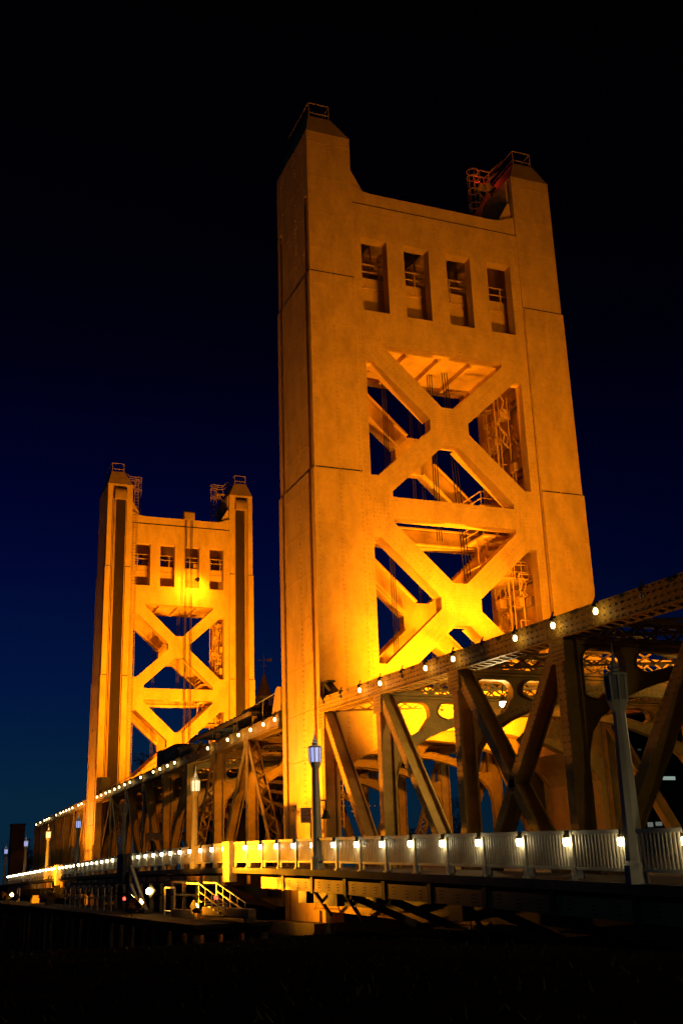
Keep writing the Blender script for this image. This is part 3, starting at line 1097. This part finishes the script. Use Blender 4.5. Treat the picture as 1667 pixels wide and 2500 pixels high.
lamp0 = make_lamp_post()
LAMPS = [(-4.0, -34.4, 'glow_off', 'nearest grey lamp post with an unlit lantern, in front of the truss at right'),
         (-4.0, -9.3, 'glow_blue', 'lamp post with a bluish lantern in front of the foot of the nearest tower'),
         (-4.0, 14.1, 'glow_warm', 'warm lit lamp post glowing yellow beside the lift span, between the towers'),
         (-4.0, 39.0, 'glow_off', 'unlit grey lamp post half hidden before the lift span near the farther tower'),
         (-4.0, 64.7, 'glow_blue', 'bluish lamp post just left of the foot of the farther tower'),
         (-4.0, 89.0, 'glow_warm', 'warm yellow lamp post in front of the farthest truss span'),
         (-4.0, 113.6, 'glow_blue', 'bluish lamp post right of the brown block at far left'),
         (-4.0, 143.0, 'glow_blue', 'smallest bluish lamp post at the far left edge'),
         (24.0, 16.3, 'glow_warm', 'warm lit lamp post on the opposite sidewalk, seen through the X of the nearest truss'),
         (-4.0, -59.2, 'glow_warm', 'unseen warm lit lamp post beside the street, added to light its neighbour')]  # continues the row out of view; added to light the nearest post
for i, (x, y, g, lab) in enumerate(LAMPS):
    o = lamp0 if i == 0 else copy_tree(lamp0)
    o.location = (x, y, deck_z(y) - 0.02)
    o['label'] = lab
    for ch in o.children:
        if ch.name.startswith('lantern_glass'):
            ch.data = ch.data.copy()
            ch.data.materials[0] = M[g]
    if g == 'glow_warm' or g == 'glow_blue':
        l_ = bpy.data.lights.new('lantern_light', 'POINT')
        l_.energy = (1000 if y < -50 else 260) if g == 'glow_warm' else 60  # stronger in the unseen street post, to reach its neighbour
        l_.color = (1.0, 0.74, 0.36) if g == 'glow_warm' else (0.6, 0.65, 1.0)
        l_.shadow_soft_size = 0.3
        lo_ = bpy.data.objects.new('lantern_light', l_)
        COL.objects.link(lo_)
        lo_.parent = o
        lo_.location = (0, 0, 7.3)



# ------------------------------------------------------------------ signs
def text_part(name, txt, loc, rot, size, mat, parent):
    cu = bpy.data.curves.new(name, 'FONT')
    cu.body = txt
    cu.size = size
    cu.align_x = 'CENTER'
    cu.align_y = 'CENTER'
    cu.extrude = 0.004
    cu.space_line = 0.85
    tmp = bpy.data.objects.new(name + '_tmp', cu)
    COL.objects.link(tmp)
    me = bpy.data.meshes.new_from_object(tmp.evaluated_get(bpy.context.evaluated_depsgraph_get()))
    bpy.data.objects.remove(tmp)
    me.materials.clear()
    me.materials.append(mat)
    o = bpy.data.objects.new(name, me)
    COL.objects.link(o)
    o.location = loc
    o.rotation_euler = rot
    o.parent = parent
    return o


def sign(x, y, z, w, h, txt, size, label, mat=None, post=True):
    o = thing('sign', label, 'sign', (x, y, z))
    m = MB()
    m.box(x - w / 2, x + w / 2, y - 0.02, y + 0.02, z - h / 2, z + h / 2)
    m.box(x - w / 2 - 0.02, x + w / 2 + 0.02, y - 0.03, y + 0.03, z + h / 2, z + h / 2 + 0.03)
    m.build('board', mat or M['sign'], o)
    if post:
        p = MB()
        p.box(x + w / 2 - 0.05, x + w / 2 + 0.02, y + 0.031, y + 0.09, deck_z(y), z + h / 2)
        p.build('bracket', M['post'], o)
    text_part('lettering', txt, (0, -0.026, 0), (math.pi / 2, 0, 0), size, M['ink'], o)
    return o


sign(-3.45, -6.3, -0.83, 0.58, 0.72, 'GATE\nAWAY\nBELL', 0.21, 'small brown sign reading GATE AWAY BELL beside the nearest tower')
sign(-3.45, 69.2, -0.5, 0.95, 0.85, 'GATE', 0.36, 'small orange lit sign with one word at the foot of the farther tower')
o = thing('sign_board', 'dark horizontal board among the lift span posts, right of the farther tower', 'sign', (-1.0, 40.4, 0.0))
m = MB()
m.box(-1.8, -0.2, 40.3, 40.36, -0.35, 0.30)
m.build('board', M['sign'], o)
m = MB()
for x in (-1.7, -0.3):
    m.box(x - 0.05, x + 0.05, 40.361, 40.45, deck_z(40), 0.3)
m.build('leg', M['post'], o)
o = MB().lathe((-3.5, -9.3, -1.15), [(0.26, 0), (0.24, 0.06), (0.16, 0.22), (0.13, 0.36), (0.04, 0.42), (0.04, 0.9)], 12).tube((-3.5, -9.3, -0.27), (-3.86, -9.3, -0.27), 0.03).build('warning_bell', M['dark'])
tag(o, 'dark bell shaped fixture fixed to the bluish lamp post at the nearest tower', 'bell')

# ------------------------------------------------------------------ machinery on the lift span
o = thing('slatted_platform', 'dark slatted platform cantilevered above the lift span chord, left of the nearest tower', 'platform', (1.0, 20, 6.6))
m = MB()
for k in range(16):
    y = 13.2 + 1.05 * k
    m.box(-0.5, 3.6, y, y + 0.55, 7.30, 7.40)
m.build('decking', M['dark'], o)
m = MB()
for x in (-0.4, 3.4):
    m.box(x - 0.08, x + 0.08, 13.0, 29.8, 7.08, 7.298)
for y in (13.6, 18.4, 23.2, 28.4):
    m.box(0.0, 0.3, y, y + 0.25, 6.36, 7.08)
m.build('bearer', M['truss'], o)
m = MB()
m.box(0.4, 2.4, 14.6, 17.6, 7.402, 8.0)
m.build('winch_cover', M['dark'], o)


def cabinet(x0, x1, y0, y1, z0, z1, lab):
    o = thing('equipment_cabinet', lab, 'cabinet', (x0, y0, z0), 'dark cabinets on top of the lift span')
    m = MB()
    m.box(x0, x1, y0, y1, z0, z1)
    m.build('body', M['dark'], o)
    m = MB()
    m.box(x0 - 0.08, x1 + 0.08, y0 - 0.08, y1 + 0.08, z1, z1 + 0.1)
    m.build('lid', M['dark'], o)
    m = MB()
    m.box(x0 - 0.03, x0 - 0.002, y0 + 0.25, y1 - 0.25, z0 + 0.15, z1 - 0.15)
    m.build('door', M['dark'], o)


cabinet(0.1, 1.5, 36.9, 41.9, 6.40, 7.75, 'largest black cabinet on the lift span chord, before the farther tower')
cabinet(0.1, 1.2, 43.0, 44.8, 6.40, 7.85, 'narrow black cabinet just left of the largest black cabinet')
cabinet(0.1, 1.2, 75.2, 76.2, 6.30, 8.2, 'small black cabinet at the far end of the lift span, against the second tower')
o = thing('control_box', 'squat orange lit box on the lift span chord, right of the largest black cabinet', 'box', (0.5, 33.5, 6.4))
MB().box(0.1, 1.4, 31.8, 35.8, 6.40, 7.15).build('body', M['truss'], o)
MB().box(0.0, 1.5, 31.7, 35.9, 7.152, 7.26).build('lid', M['truss'], o)
m = MB()
pts = [(0.2, 6.75, 8.05), (0.2, 12, 7.95), (0.2, 18.2, 7.68), (0.2, 25, 7.6), (0.2, 31.4, 7.6), (0.2, 44, 7.1), (0.2, 60, 6.8), (0.2, 74, 6.7)]
m.path(pts, 0.035, 5)
for (x, y, z) in pts[1:]:
    m.tube((x, y, chord_lift(y) + 0.42), (x, y, z), 0.03, n=4)
tag(m.build('safety_cable', M['rail']), 'thin safety cable strung above the lift span chord from the nearest tower', 'cable')


# ------------------------------------------------------------------ wharf below the bridge: dock, stairs, frames
M['planks'] = material('dark_wet_planks', (0.035, 0.026, 0.017), 0.9, dirt=0.5, scale=(0.6, 0.6, 5), bump=0.3, spec=0.05)
o = thing('timber_dock', 'dark timber fender dock with braces, low along the lift span', 'dock', (-8, 40, -5.9))
m = MB()
m.box(-9.2, -5.2, -6, 118, -6.05, -5.85)
for k in range(40):
    y = -5.5 + 3.1 * k
    m.box(-9.3, -5.1, y, y + 0.3, -6.35, -6.052)
m.build('decking', M['planks'], o)
for k in range(31):
    for x in (-8.9, -5.4):
        y = -5.2 + 4.1 * k
        MB().tube((x, y, -13), (x, y, -6.36), 0.2, n=8).build('pile', M['timber'], o)
for k in range(16):
    y = 8.5 + 3.3 * k
    MB().box(-5.35, -5.15, y, y + 0.22, -5.85, -3.95).build('fender_post', M['timber'], o)
for z in (-3.948, -4.75):
    MB().box(-5.48, -5.352, 8.3, 58.6, z, z + 0.13).build('waler', M['timber'], o)

o = thing('dock_railing', 'thin metal railing standing on the dark dock left of the braced frame', 'railing', (-7.2, 38, -5.85))
for k in range(9):
    y = 26 + 2.9 * k
    MB().tube((-7.3, y, -5.85), (-7.3, y, -4.1), 0.05).build('post', M['rail'], o)
m = MB()
for z in (-4.12, -4.9):
    m.tube((-7.3, 26, z), (-7.3, 49.2, z), 0.045)
m.build('rails', M['rail'], o)

o = thing('braced_frame', 'tall post with two slanting white braces standing on the dock', 'frame', (-6.5, 22, -5.85))
MB().box(-6.6, -6.4, 23.0, 23.35, -5.85, -2.0).build('post', M['timber'], o)
MB().bar((-6.5, 22.95, -2.75), (-6.5, 17.3, -5.8), 0.2, 0.30, (1, 0, 0)).build('brace', M['rail'], o)
MB().bar((-6.5, 22.95, -4.0), (-6.5, 19.0, -5.8), 0.2, 0.26, (1, 0, 0)).build('brace', M['rail'], o)
MB().box(-6.7, -6.3, 17.0, 23.6, -5.848, -5.6).build('sill', M['timber'], o)

M['pale'] = material('pale_galvanised_steel', (0.30, 0.30, 0.28), 0.4, dirt=0.3)
o = thing('dock_stairs', 'steel staircase with slanting handrails below the nearest pylon', 'stairs', (-6.5, -1, -5.3))
m = MB()
for k in range(6):
    y = 1.2 - 0.85 * k
    m.box(-7.0, -6.0, y - 0.3, y, -4.95 - 0.13 * k, -4.90 - 0.13 * k)
m.build('treads', M['pale'], o)
for x in (-7.0, -6.0):
    m = MB()
    for z in (0, -0.42):
        m.tube((x, 1.5, -3.98 + z), (x, -4.1, -5.1 + z + 0.1), 0.03)
    for k in range(5):
        y = 1.5 - 1.35 * k
        m.tube((x, y, -4.0 - 0.26 * k), (x, y, -5.3), 0.03)
    m.tube((x, 1.5, -3.98), (x, 4.2, -3.95), 0.045)
    m.build('handrail', M['pale'], o)

for i, (y0, y1, z0, lab) in enumerate(((2.2, 8.6, -5.84, 'long timber beam lying on the dock right of the lit floodlight frame'),
                                       (-7.4, 1.2, -5.62, 'longest timber beam lying below the steel staircase'))):
    m = MB()
    m.box(-6.9, -6.5, y0, y1, z0, z0 + 0.42)
    m.box(-6.95, -6.45, y0 + 0.2, y0 + 0.6, z0 - 0.2, z0 - 0.003)
    tag(m.build('timber_beam', M['timber']), lab, 'beam', 'timber beams on the dock')
for y, z, lab in ((24.6, -5.0, 'small red navigation light on the dock left of the braced frame'),
                  (-0.6, -4.75, 'small red navigation light under the steel staircase')):
    o = thing('navigation_light', lab, 'light', (-6.6, y, z), 'red navigation lights on the dock')
    MB().lathe((-6.6, y, z - 0.12), [(0.02, -0.75), (0.04, -0.74), (0.04, 0), (0.12, 0.02), (0.12, 0.06)], 8).build('stand', M['dark'], o)
    MB().lathe((-6.6, y, z - 0.06), [(0.10, 0.0), (0.12, 0.12), (0.07, 0.22)], 8).build('lens', M['red'], o)

for x, y, w_, lab in ((-6.4, 79.4, 1.6, 'pale stacked crates on the dock below the foot of the farther tower'), (-6.4, 66.4, 1.2, 'single pale crate on the dock before the farther tower')):
    m = MB()
    m.box(x - 0.4, x + 0.4, y - w_ / 2, y + w_ / 2, -5.848, -5.35)
    m.box(x - 0.43, x + 0.43, y - w_ / 2 - 0.03, y + w_ / 2 + 0.03, -5.42, -5.38)
    if w_ > 1.4:
        m.box(x - 0.3, x + 0.3, y - w_ / 3, y + w_ / 3, -5.346, -4.95)
    tag(m.build('crate', M['timber']), lab, 'crate', 'crates on the dock')
# hanging basket and access frame under the near span
o = thing('maintenance_basket', 'small inspection basket hanging under the nearest span', 'basket', (-1, -18, -6.6))
MB().box(-1.6, -0.9, -19.3, -16.7, -6.62, -6.35).build('floor', M['gold'], o)
m = MB()
for x in (-1.6, -0.9):
    m.tube((x, -19.3, -6.02), (x, -16.7, -6.02), 0.035)
    for y in (-19.3, -18.0, -16.7):
        m.tube((x, y, -6.4), (x, y, -6.0), 0.035)
for y in (-19.3, -16.7):
    m.tube((-1.6, y, -6.02), (-0.9, y, -6.02), 0.035)
    m.tube((-1.25, y, -6.02), (-1.25, y, -4.7), 0.03)
m.build('guard_rail', M['gold'], o)

# ------------------------------------------------------------------ background buildings
o = thing('cupola', 'pointed cupola with a weather vane rising between the two towers', 'cupola', (48.0, 158.5, 24))
cx, cy = 48.0, 158.6
MB().lathe((cx, cy, 32.3), [(1.72, 0.0), (1.35, 1.2), (0.85, 2.8), (0.42, 4.1), (0.1, 5.0)], 8).build('roof', M['copper'], o)
MB().lathe((cx, cy, 31.55), [(1.5, 0.0), (2.2, 0.45), (2.25, 0.6), (1.75, 0.748)], 8).build('eave', M['copper'], o)
for k in range(8):
    a = math.pi / 8 + k * math.pi / 4
    MB().tube((cx + 1.7 * math.cos(a), cy + 1.7 * math.sin(a), 25.1), (cx + 1.7 * math.cos(a), cy + 1.7 * math.sin(a), 31.55), 0.16).build('column', M['copper'], o)
MB().lathe((cx, cy, 21), [(3.2, 0), (3.2, 3.6), (2.4, 3.8), (2.4, 4.1)], 8).build('base', M['brick'], o)
MB().lathe((cx, cy, 25.102), [(0.9, 0), (0.9, 6.4)], 8).build('core', M['facade'], o)
m = MB()
m.tube((cx, cy, 37.3), (cx, cy, 41.2), 0.07)
m.bar((cx - 1.1, cy + 0.3, 40.0), (cx + 1.6, cy - 0.4, 40.0), 0.08, 0.08)
m.plate([(0.6, 39.75), (1.7, 39.7), (1.55, 40.0), (1.7, 40.4), (0.6, 40.25)], [], lambda u, v, w: (cx + u, cy - 0.25 * u + w, v), -0.03, 0.03)
m.plate([(-0.7, 39.8), (-1.3, 40.0), (-0.7, 40.2)], [], lambda u, v, w: (cx + u, cy - 0.25 * u + w, v), -0.03, 0.03)
for a in (0, math.pi / 2):
    m.bar((cx - 0.7 * math.cos(a), cy - 0.7 * math.sin(a), 38.7), (cx + 0.7 * math.cos(a), cy + 0.7 * math.sin(a), 38.7), 0.06, 0.06)
m.build('weather_vane', M['copper'], o)
for (lx_, ly_) in ((44.8, 154.0), (51.0, 154.0)):
    l_ = bpy.data.lights.new('cupola_uplight', 'POINT')
    l_.energy = 260
    l_.color = (1.0, 0.55, 0.2)
    l_.shadow_soft_size = 0.3
    lo_ = bpy.data.objects.new('cupola_uplight', l_)
    COL.objects.link(lo_)
    lo_.parent = o
    lo_.location = (lx_ - 48.0, ly_ - 158.5, 22.5 - 24)
m = MB()
m.box(38, 60, 152, 176, -6, 20.99)
tag(m.build('cupola_building', M['facade']), 'dark building block below the pointed cupola, mostly hidden by the bridge', 'building')

o = thing('masonry_tower', 'square brown masonry block at the far left behind the lamps', 'tower', (0.9, 171, -6))
MB().box(-0.6, 1.9, 169.6, 173.2, -6, 7.4).build('wall', M['brick'], o)
MB().box(-0.75, 2.05, 169.45, 173.35, 7.402, 7.7).build('coping', M['brick'], o)

o = thing('office_building', 'dark office block with a few lit windows at the right edge behind the truss', 'building', (92, 86, -6))
MB().box(82.5, 120, 84, 110, -6, 24).build('wall', M['facade'], o)
for i, (x, z, w, h, mt) in enumerate([(89.2, 17.4, 1.4, 0.5, 'pane'), (88.4, 14.9, 1.5, 0.8, 'pane'), (90.6, 14.9, 0.8, 0.8, 'pane'), (88.7, 10.9, 1.2, 0.8, 'pane'),
                                      (90.6, 8.9, 2.4, 0.55, 'pane_b'), (86.0, 1.9, 1.0, 0.7, 'pane_w'), (87.6, 2.0, 1.2, 0.6, 'pane_w'), (89.0, 2.0, 0.7, 0.6, 'pane_w'),
                                      (85.6, 13.3, 0.7, 0.3, 'pane')]):
    f = MB()
    f.box(x - w / 2 - 0.08, x + w / 2 + 0.08, 83.9, 83.998, z - h / 2 - 0.08, z + h / 2 + 0.08)
    f = f.build('window', M['facade'], o)
    MB().box(x - w / 2, x + w / 2, 83.86, 83.898, z - h / 2, z + h / 2).build('pane', M[mt], f)


# ------------------------------------------------------------------ trees
def make_tree(x, y, z, h, r, label, leaves=1500, bare=0.0):
    o = thing('tree', label, 'tree', (x, y, z), 'trees behind the bridge')
    m = MB()
    tips = []
    m.tube((x, y, z), (x + 0.2, y, z + h * 0.45), r * 0.09, r * 0.06, 7)
    for k in range(11):
        a = k * 2.4
        q = Vector((x + 0.2, y, z + h * (0.28 + 0.035 * k)))
        e = Vector((x + r * 0.75 * math.cos(a) * (0.6 + 0.4 * R()), y + r * 0.75 * math.sin(a), z + h * (0.5 + 0.42 * R())))
        m.tube(q, e, r * 0.035, r * 0.012, 5)
        tips.append(e)
        for j in range(3):
            e2 = e + Vector((R() - 0.5, R() - 0.5, R() * 0.6 - 0.1)) * r * 0.8
            m.tube(q.lerp(e, 0.55 + 0.15 * j), e2, r * 0.014, r * 0.005, 4)
            tips.append(e2)
    m.build('trunk', M['bark'], o)
    c = MB()
    for _ in range(leaves):
        t = random.choice(tips)
        g = Vector((random.gauss(0, 1), random.gauss(0, 1), random.gauss(0, 0.8))) * (r * 0.15)
        p = t + g
        u = Vector((R() - .5, R() - .5, R() - .5)).normalized()
        w = u.orthogonal().normalized()
        s = r * (0.03 + 0.035 * R())
        c.quad(p - u * s, p + w * s * 0.6, p + u * s, p - w * s * 0.6)
    c.build('crown', M['leaf'], o)


make_tree(33.5, 51.0, -5.5, 10.6, 2.6, 'dark leafy tree seen through the nearest truss at middle height', 1700)
make_tree(29.6, 53.0, -5.5, 6.2, 2.6, 'low dark bushy tree left of the leafy tree behind the nearest truss', 1300)
make_tree(18.5, 142.0, -5.5, 24.5, 5.5, 'bare topped tree peeking under the X brace of the farther tower', 2200)
make_tree(4.5, 187.5, -5.5, 10.8, 4.5, 'dark rounded tree behind the brown block at far left', 1600)
make_tree(16.5, 183.0, -5.5, 11.5, 5.0, 'dark tree behind the farthest truss span', 1600)
make_tree(-6.0, 196.0, -5.5, 9.0, 4.5, 'dark tree at the very left edge of the picture', 1400)

# ------------------------------------------------------------------ ground and river
m = MB()
NX, NY = 40, 40


def ground_z(x, y):
    # riverside bank: level with the street near the camera, dropping to the water beyond the near span
    bank = -5.42 - 0.02 * max(0, y + 60)
    edge = -9 + 0.4 * (x + 20) * 0.1
    t = min(1, max(0, (y - edge) / 10))
    return bank * (1 - t) + (-13.0) * t + 0.10 * math.sin(x * 1.7 + y * 0.6) * math.sin(y * 1.3)


xs = [-220 + 440 * (i / 90) for i in range(91)]
ys = [-200 + 2.6 * i for i in range(80)]
for j in range(len(ys)):
    for i in range(len(xs)):
        m.v.append((xs[i], ys[j], ground_z(xs[i], ys[j])))
w_ = len(xs)
for j in range(len(ys) - 1):
    for i in range(len(xs) - 1):
        a = j * w_ + i
        m.f.append((a, a + 1, a + 1 + w_, a + w_))
structure(m.build('ground', M['soil']))
m = MB()
m.quad((-900, -8, -11.5), (900, -8, -11.5), (900, 108, -11.5), (-900, 108, -11.5))
structure(m.build('river', M['water']))
m = MB()
m.quadbox([(-900, 104, -14), (900, 104, -14), (900, 1400, -14), (-900, 1400, -14), (-900, 112, -6), (900, 112, -6), (900, 1400, -5.6), (-900, 1400, -5.6)])
structure(m.build('far_bank', M['soil']))

# weeds and brush covering the near bank
m = MB()
random.seed(21)
for _ in range(5000):
    y = -56 + 46 * R()
    x = -34 + 46 * R()
    z = ground_z(x, y)
    hgt = 0.06 + 0.22 * R() * R()
    a = R() * 6.28
    d = Vector((math.cos(a), math.sin(a), 0))
    p = Vector((x, y, z - 0.02))
    b = Vector((R() - .5, R() - .5, 0)) * 0.3
    m.quad(p - d * 0.03, p + d * 0.03, p + b + d * 0.012 + Vector((0, 0, hgt)), p + b - d * 0.012 + Vector((0, 0, hgt)))
structure(m.build('bank_weeds', M['leaf']), 'stuff')


# ------------------------------------------------------------------ floodlights
def floodlight(pos, target, power, label, cone=70, blend=0.6, col=SODIUM, radius=0.25, group='sodium floodlights washing the bridge', stand=0.5, lens=0.12, globe=False):
    pos, target = Vector(pos), Vector(target)
    o = thing('floodlight', label, 'floodlight', pos, group)
    d = (target - pos).normalized()
    m = MB()
    u = d.orthogonal().normalized()
    w = d.cross(u)
    P = []
    for k, hs in ((-0.30, 0.16), (0.06, 0.30)):
        for su, sw in ((-1, -1), (1, -1), (1, 1), (-1, 1)):
            P.append(pos + d * k + u * (su * hs) + w * (sw * hs))
    m.quadbox(P)
    m.build('housing', M['dark'], o)
    m = MB()
    c = pos + d * 0.064
    m.quad(c - u * lens - w * lens, c + u * lens - w * lens, c + u * lens + w * lens, c - u * lens + w * lens)
    m.build('lens', M['flood'], o)
    if globe:
        g = MB()
        c = pos + d * 0.2
        g.lathe((c.x, c.y, c.z - 0.2), [(0.05, 0), (0.16, 0.05), (0.2, 0.2), (0.15, 0.34), (0.04, 0.4)], 10)
        g.build('globe', M['flood'], o)
    m = MB()
    m.bar(pos - d * 0.2, pos - d * 0.2 - Vector((0, 0, stand)), 0.07, 0.07)
    m.build('bracket', M['dark'], o)
    ld_ = bpy.data.lights.new('flood_beam', 'SPOT')
    ld_.energy = power
    ld_.color = col
    ld_.spot_size = math.radians(cone)
    ld_.spot_blend = blend
    ld_.shadow_soft_size = radius
    lo = bpy.data.objects.new('flood_beam', ld_)
    COL.objects.link(lo)
    lo.parent = o
    lo.location = d * 0.12
    lo.rotation_euler = d.to_track_quat('-Z', 'Y').to_euler()
    return o


# near tower, approach face: two on the fourth portal strut, others close to the tower
floodlight((8.0, -25.8, 6.0), (9.0, 0, 20), 18500, 'left floodlight on the fourth portal strut, aimed at the nearest tower', cone=88, blend=0.9)
floodlight((12.0, -25.8, 6.0), (11.0, 0, 20), 18500, 'right floodlight on the fourth portal strut, aimed at the nearest tower', cone=88, blend=0.9)
floodlight((7.0, -43.0, 5.4), (9.0, 0, 34), 8500, 'left floodlight on the portal strut nearest the street, aimed at the tower top', cone=64, blend=1.0)
floodlight((13.0, -43.0, 5.4), (11.0, 0, 34), 8500, 'right floodlight on the portal strut nearest the street, aimed at the tower top', cone=64, blend=1.0)
floodlight((6.5, -8.65, 6.6), (7.0, 0, 10.5), 13000, 'left floodlight on the first portal strut, close to the nearest tower', cone=84, blend=1.0)
floodlight((12.5, -8.65, 6.6), (11.5, 0, 11.0), 4500, 'right floodlight on the first portal strut, close to the nearest tower', cone=84, blend=1.0)
floodlight((9.0, -7.6, 3.0), (8.5, 0, 6.0), 42000, 'floodlight under the first portal strut lighting the lower portal plate', cone=92, blend=0.7, stand=-0.5)
# pier floods on the outer side of the near tower
floodlight((-10.0, 5.0, -4.6), (0.0, 3.0, 7.0), 30000, 'floodlight on the dock aimed up the side of the nearest tower', cone=110, blend=0.8)
floodlight((-9.4, 5.5, -4.9), (0.0, -5.0, 2.0), 40000, 'floodlight on the dock aimed at the railing of the nearest span', cone=84, blend=1.0)
floodlight((-7.0, 2.0, -5.2), (-4.0, 0.5, -3.2), 5500, 'small floodlight low under the lift span end lighting the fascia', cone=130, blend=0.9)
floodlight((10.0, 3.3, 5.6), (10.0, 3.3, 30), 26000, 'floodlight inside the nearest tower on its lower portal, aimed straight up', cone=60, blend=0.8)
# far tower
floodlight((10.0, 80.3, 5.6), (10.0, 80.3, 30), 30000, 'floodlight inside the farther tower on its lower portal, aimed straight up', cone=60, blend=0.8)
floodlight((7.5, 49.3, 6.6), (8.0, 77, 25), 78000, 'left floodlight on the lift span portal, aimed at the farther tower', cone=85, blend=0.7)
floodlight((12.5, 49.3, 6.6), (12.0, 77, 25), 78000, 'right floodlight on the lift span portal, aimed at the farther tower', cone=85, blend=0.7)
floodlight((11.6, 74.6, 33.6), (11.0, 77.2, 32.0), 3600, 'bright fixture hanging on ropes before the windows of the farther tower', cone=165, blend=0.6)
floodlight((-10.0, 79.0, -4.6), (0.0, 80.3, 8), 22000, 'floodlight on the dock aimed up the side of the farther tower', cone=110, blend=0.8)
floodlight((-9.0, 75.0, -5.0), (-2.0, 84.0, 0.0), 9000, 'floodlight on the dock aimed at the railing of the farther span', cone=130, blend=0.9)
floodlight((-9.0, 9.5, -5.2), (-4.0, 14.1, -0.5), 4200, 'floodlight on the dock aimed at the warm lamp post between the towers', cone=60, blend=0.9)
floodlight((-9.0, 84.0, -5.2), (-4.0, 89.0, -0.5), 4200, 'floodlight on the dock aimed at the warm lamp post of the farthest span', cone=60, blend=0.9)
# fixture glaring on the dock in front of the lift span, and its far twin
floodlight((-6.9, 14.2, -4.4), (-9.0, 12.8, -4.4), 1500, 'glaring floodlight on the dock beside the white metal frame', cone=176, blend=0.3, stand=1.3, lens=0.14, globe=True)
floodlight((-6.6, 104.0, -5.0), (-5.9, 97.0, -5.2), 500, 'distant glaring floodlight on the dock at far left', cone=150, blend=0.8, stand=0.9, lens=0.16, globe=True)
for y, lab in ((10.6, 'white rectangular metal frame beside the glaring dock floodlight'), (96.5, 'distant white metal frame beside the far left floodlight')):
    m = MB()
    for dy in (-1.3, 1.3):
        m.tube((-6.5, y + dy, -5.84), (-6.5, y + dy, -4.2), 0.06)
    m.tube((-6.5, y - 1.35, -4.2), (-6.5, y + 1.35, -4.2), 0.06)
    m.tube((-6.5, y - 1.35, -5.6), (-6.5, y + 1.35, -5.6), 0.05)
    tag(m.build('metal_frame', M['rail']), lab, 'frame', 'white metal frames on the dock')


# hanging street lamps under the portal frames
def hanging_lamp(x, y, z, lab, e=60):
    o = thing('hanging_lamp', lab, 'lamp', (x, y, z), 'street lamps hung from the portal frames')
    MB().lathe((x, y, z), [(0.16, 0.10), (0.2, 0.14), (0.12, 0.3), (0.03, 0.36), (0.03, 0.9)], 10).build('shade', M['dark'], o)
    b = MB()
    b.lathe((x, y, z - 0.15), [(0.08, 0), (0.17, 0.08), (0.18, 0.24)], 10)
    b.build('bulb', M['bulb'], o)
    l = bpy.data.lights.new('lamp_glow', 'POINT')
    l.energy = e
    l.color = (1.0, 0.72, 0.30)
    l.shadow_soft_size = 0.15
    lo = bpy.data.objects.new('lamp_glow', l)
    COL.objects.link(lo)
    lo.parent = o
    lo.location = (0, 0, -0.4)


hanging_lamp(3.0, -16.0, 3.6, 'white street lamp hanging in the second portal of the nearest span', 800)
hanging_lamp(2.0, 29.0, 4.5, 'white street lamp hanging among the lift span posts', 60)


# red aviation light beside the right cap of the nearest tower
o = thing('aviation_light', 'small red light beside the right cap of the nearest tower', 'light', (15.9, 3.3, 47.85))
MB().lathe((15.9, 3.3, 47.852), [(0.07, 0), (0.07, 0.3), (0.1, 0.32), (0.1, 0.36)], 8).build('stand', M['dark'], o)
MB().lathe((15.9, 3.3, 48.214), [(0.03, 0), (0.035, 0.06), (0.02, 0.09)], 8).build('lens', M['red'], o)
l_ = bpy.data.lights.new('red_glow', 'POINT')
l_.energy = 26
l_.color = (1.0, 0.06, 0.05)
l_.shadow_soft_size = 0.08
lo_ = bpy.data.objects.new('red_glow', l_)
COL.objects.link(lo_)
lo_.parent = o
lo_.location = (0, 0, 0.75)

hanging_lamp(14.0, -24.2, 3.2, 'added white street lamp brightening the fourth portal near the opposite truss', 600)  # added lamp, brightens the lattice behind the near truss
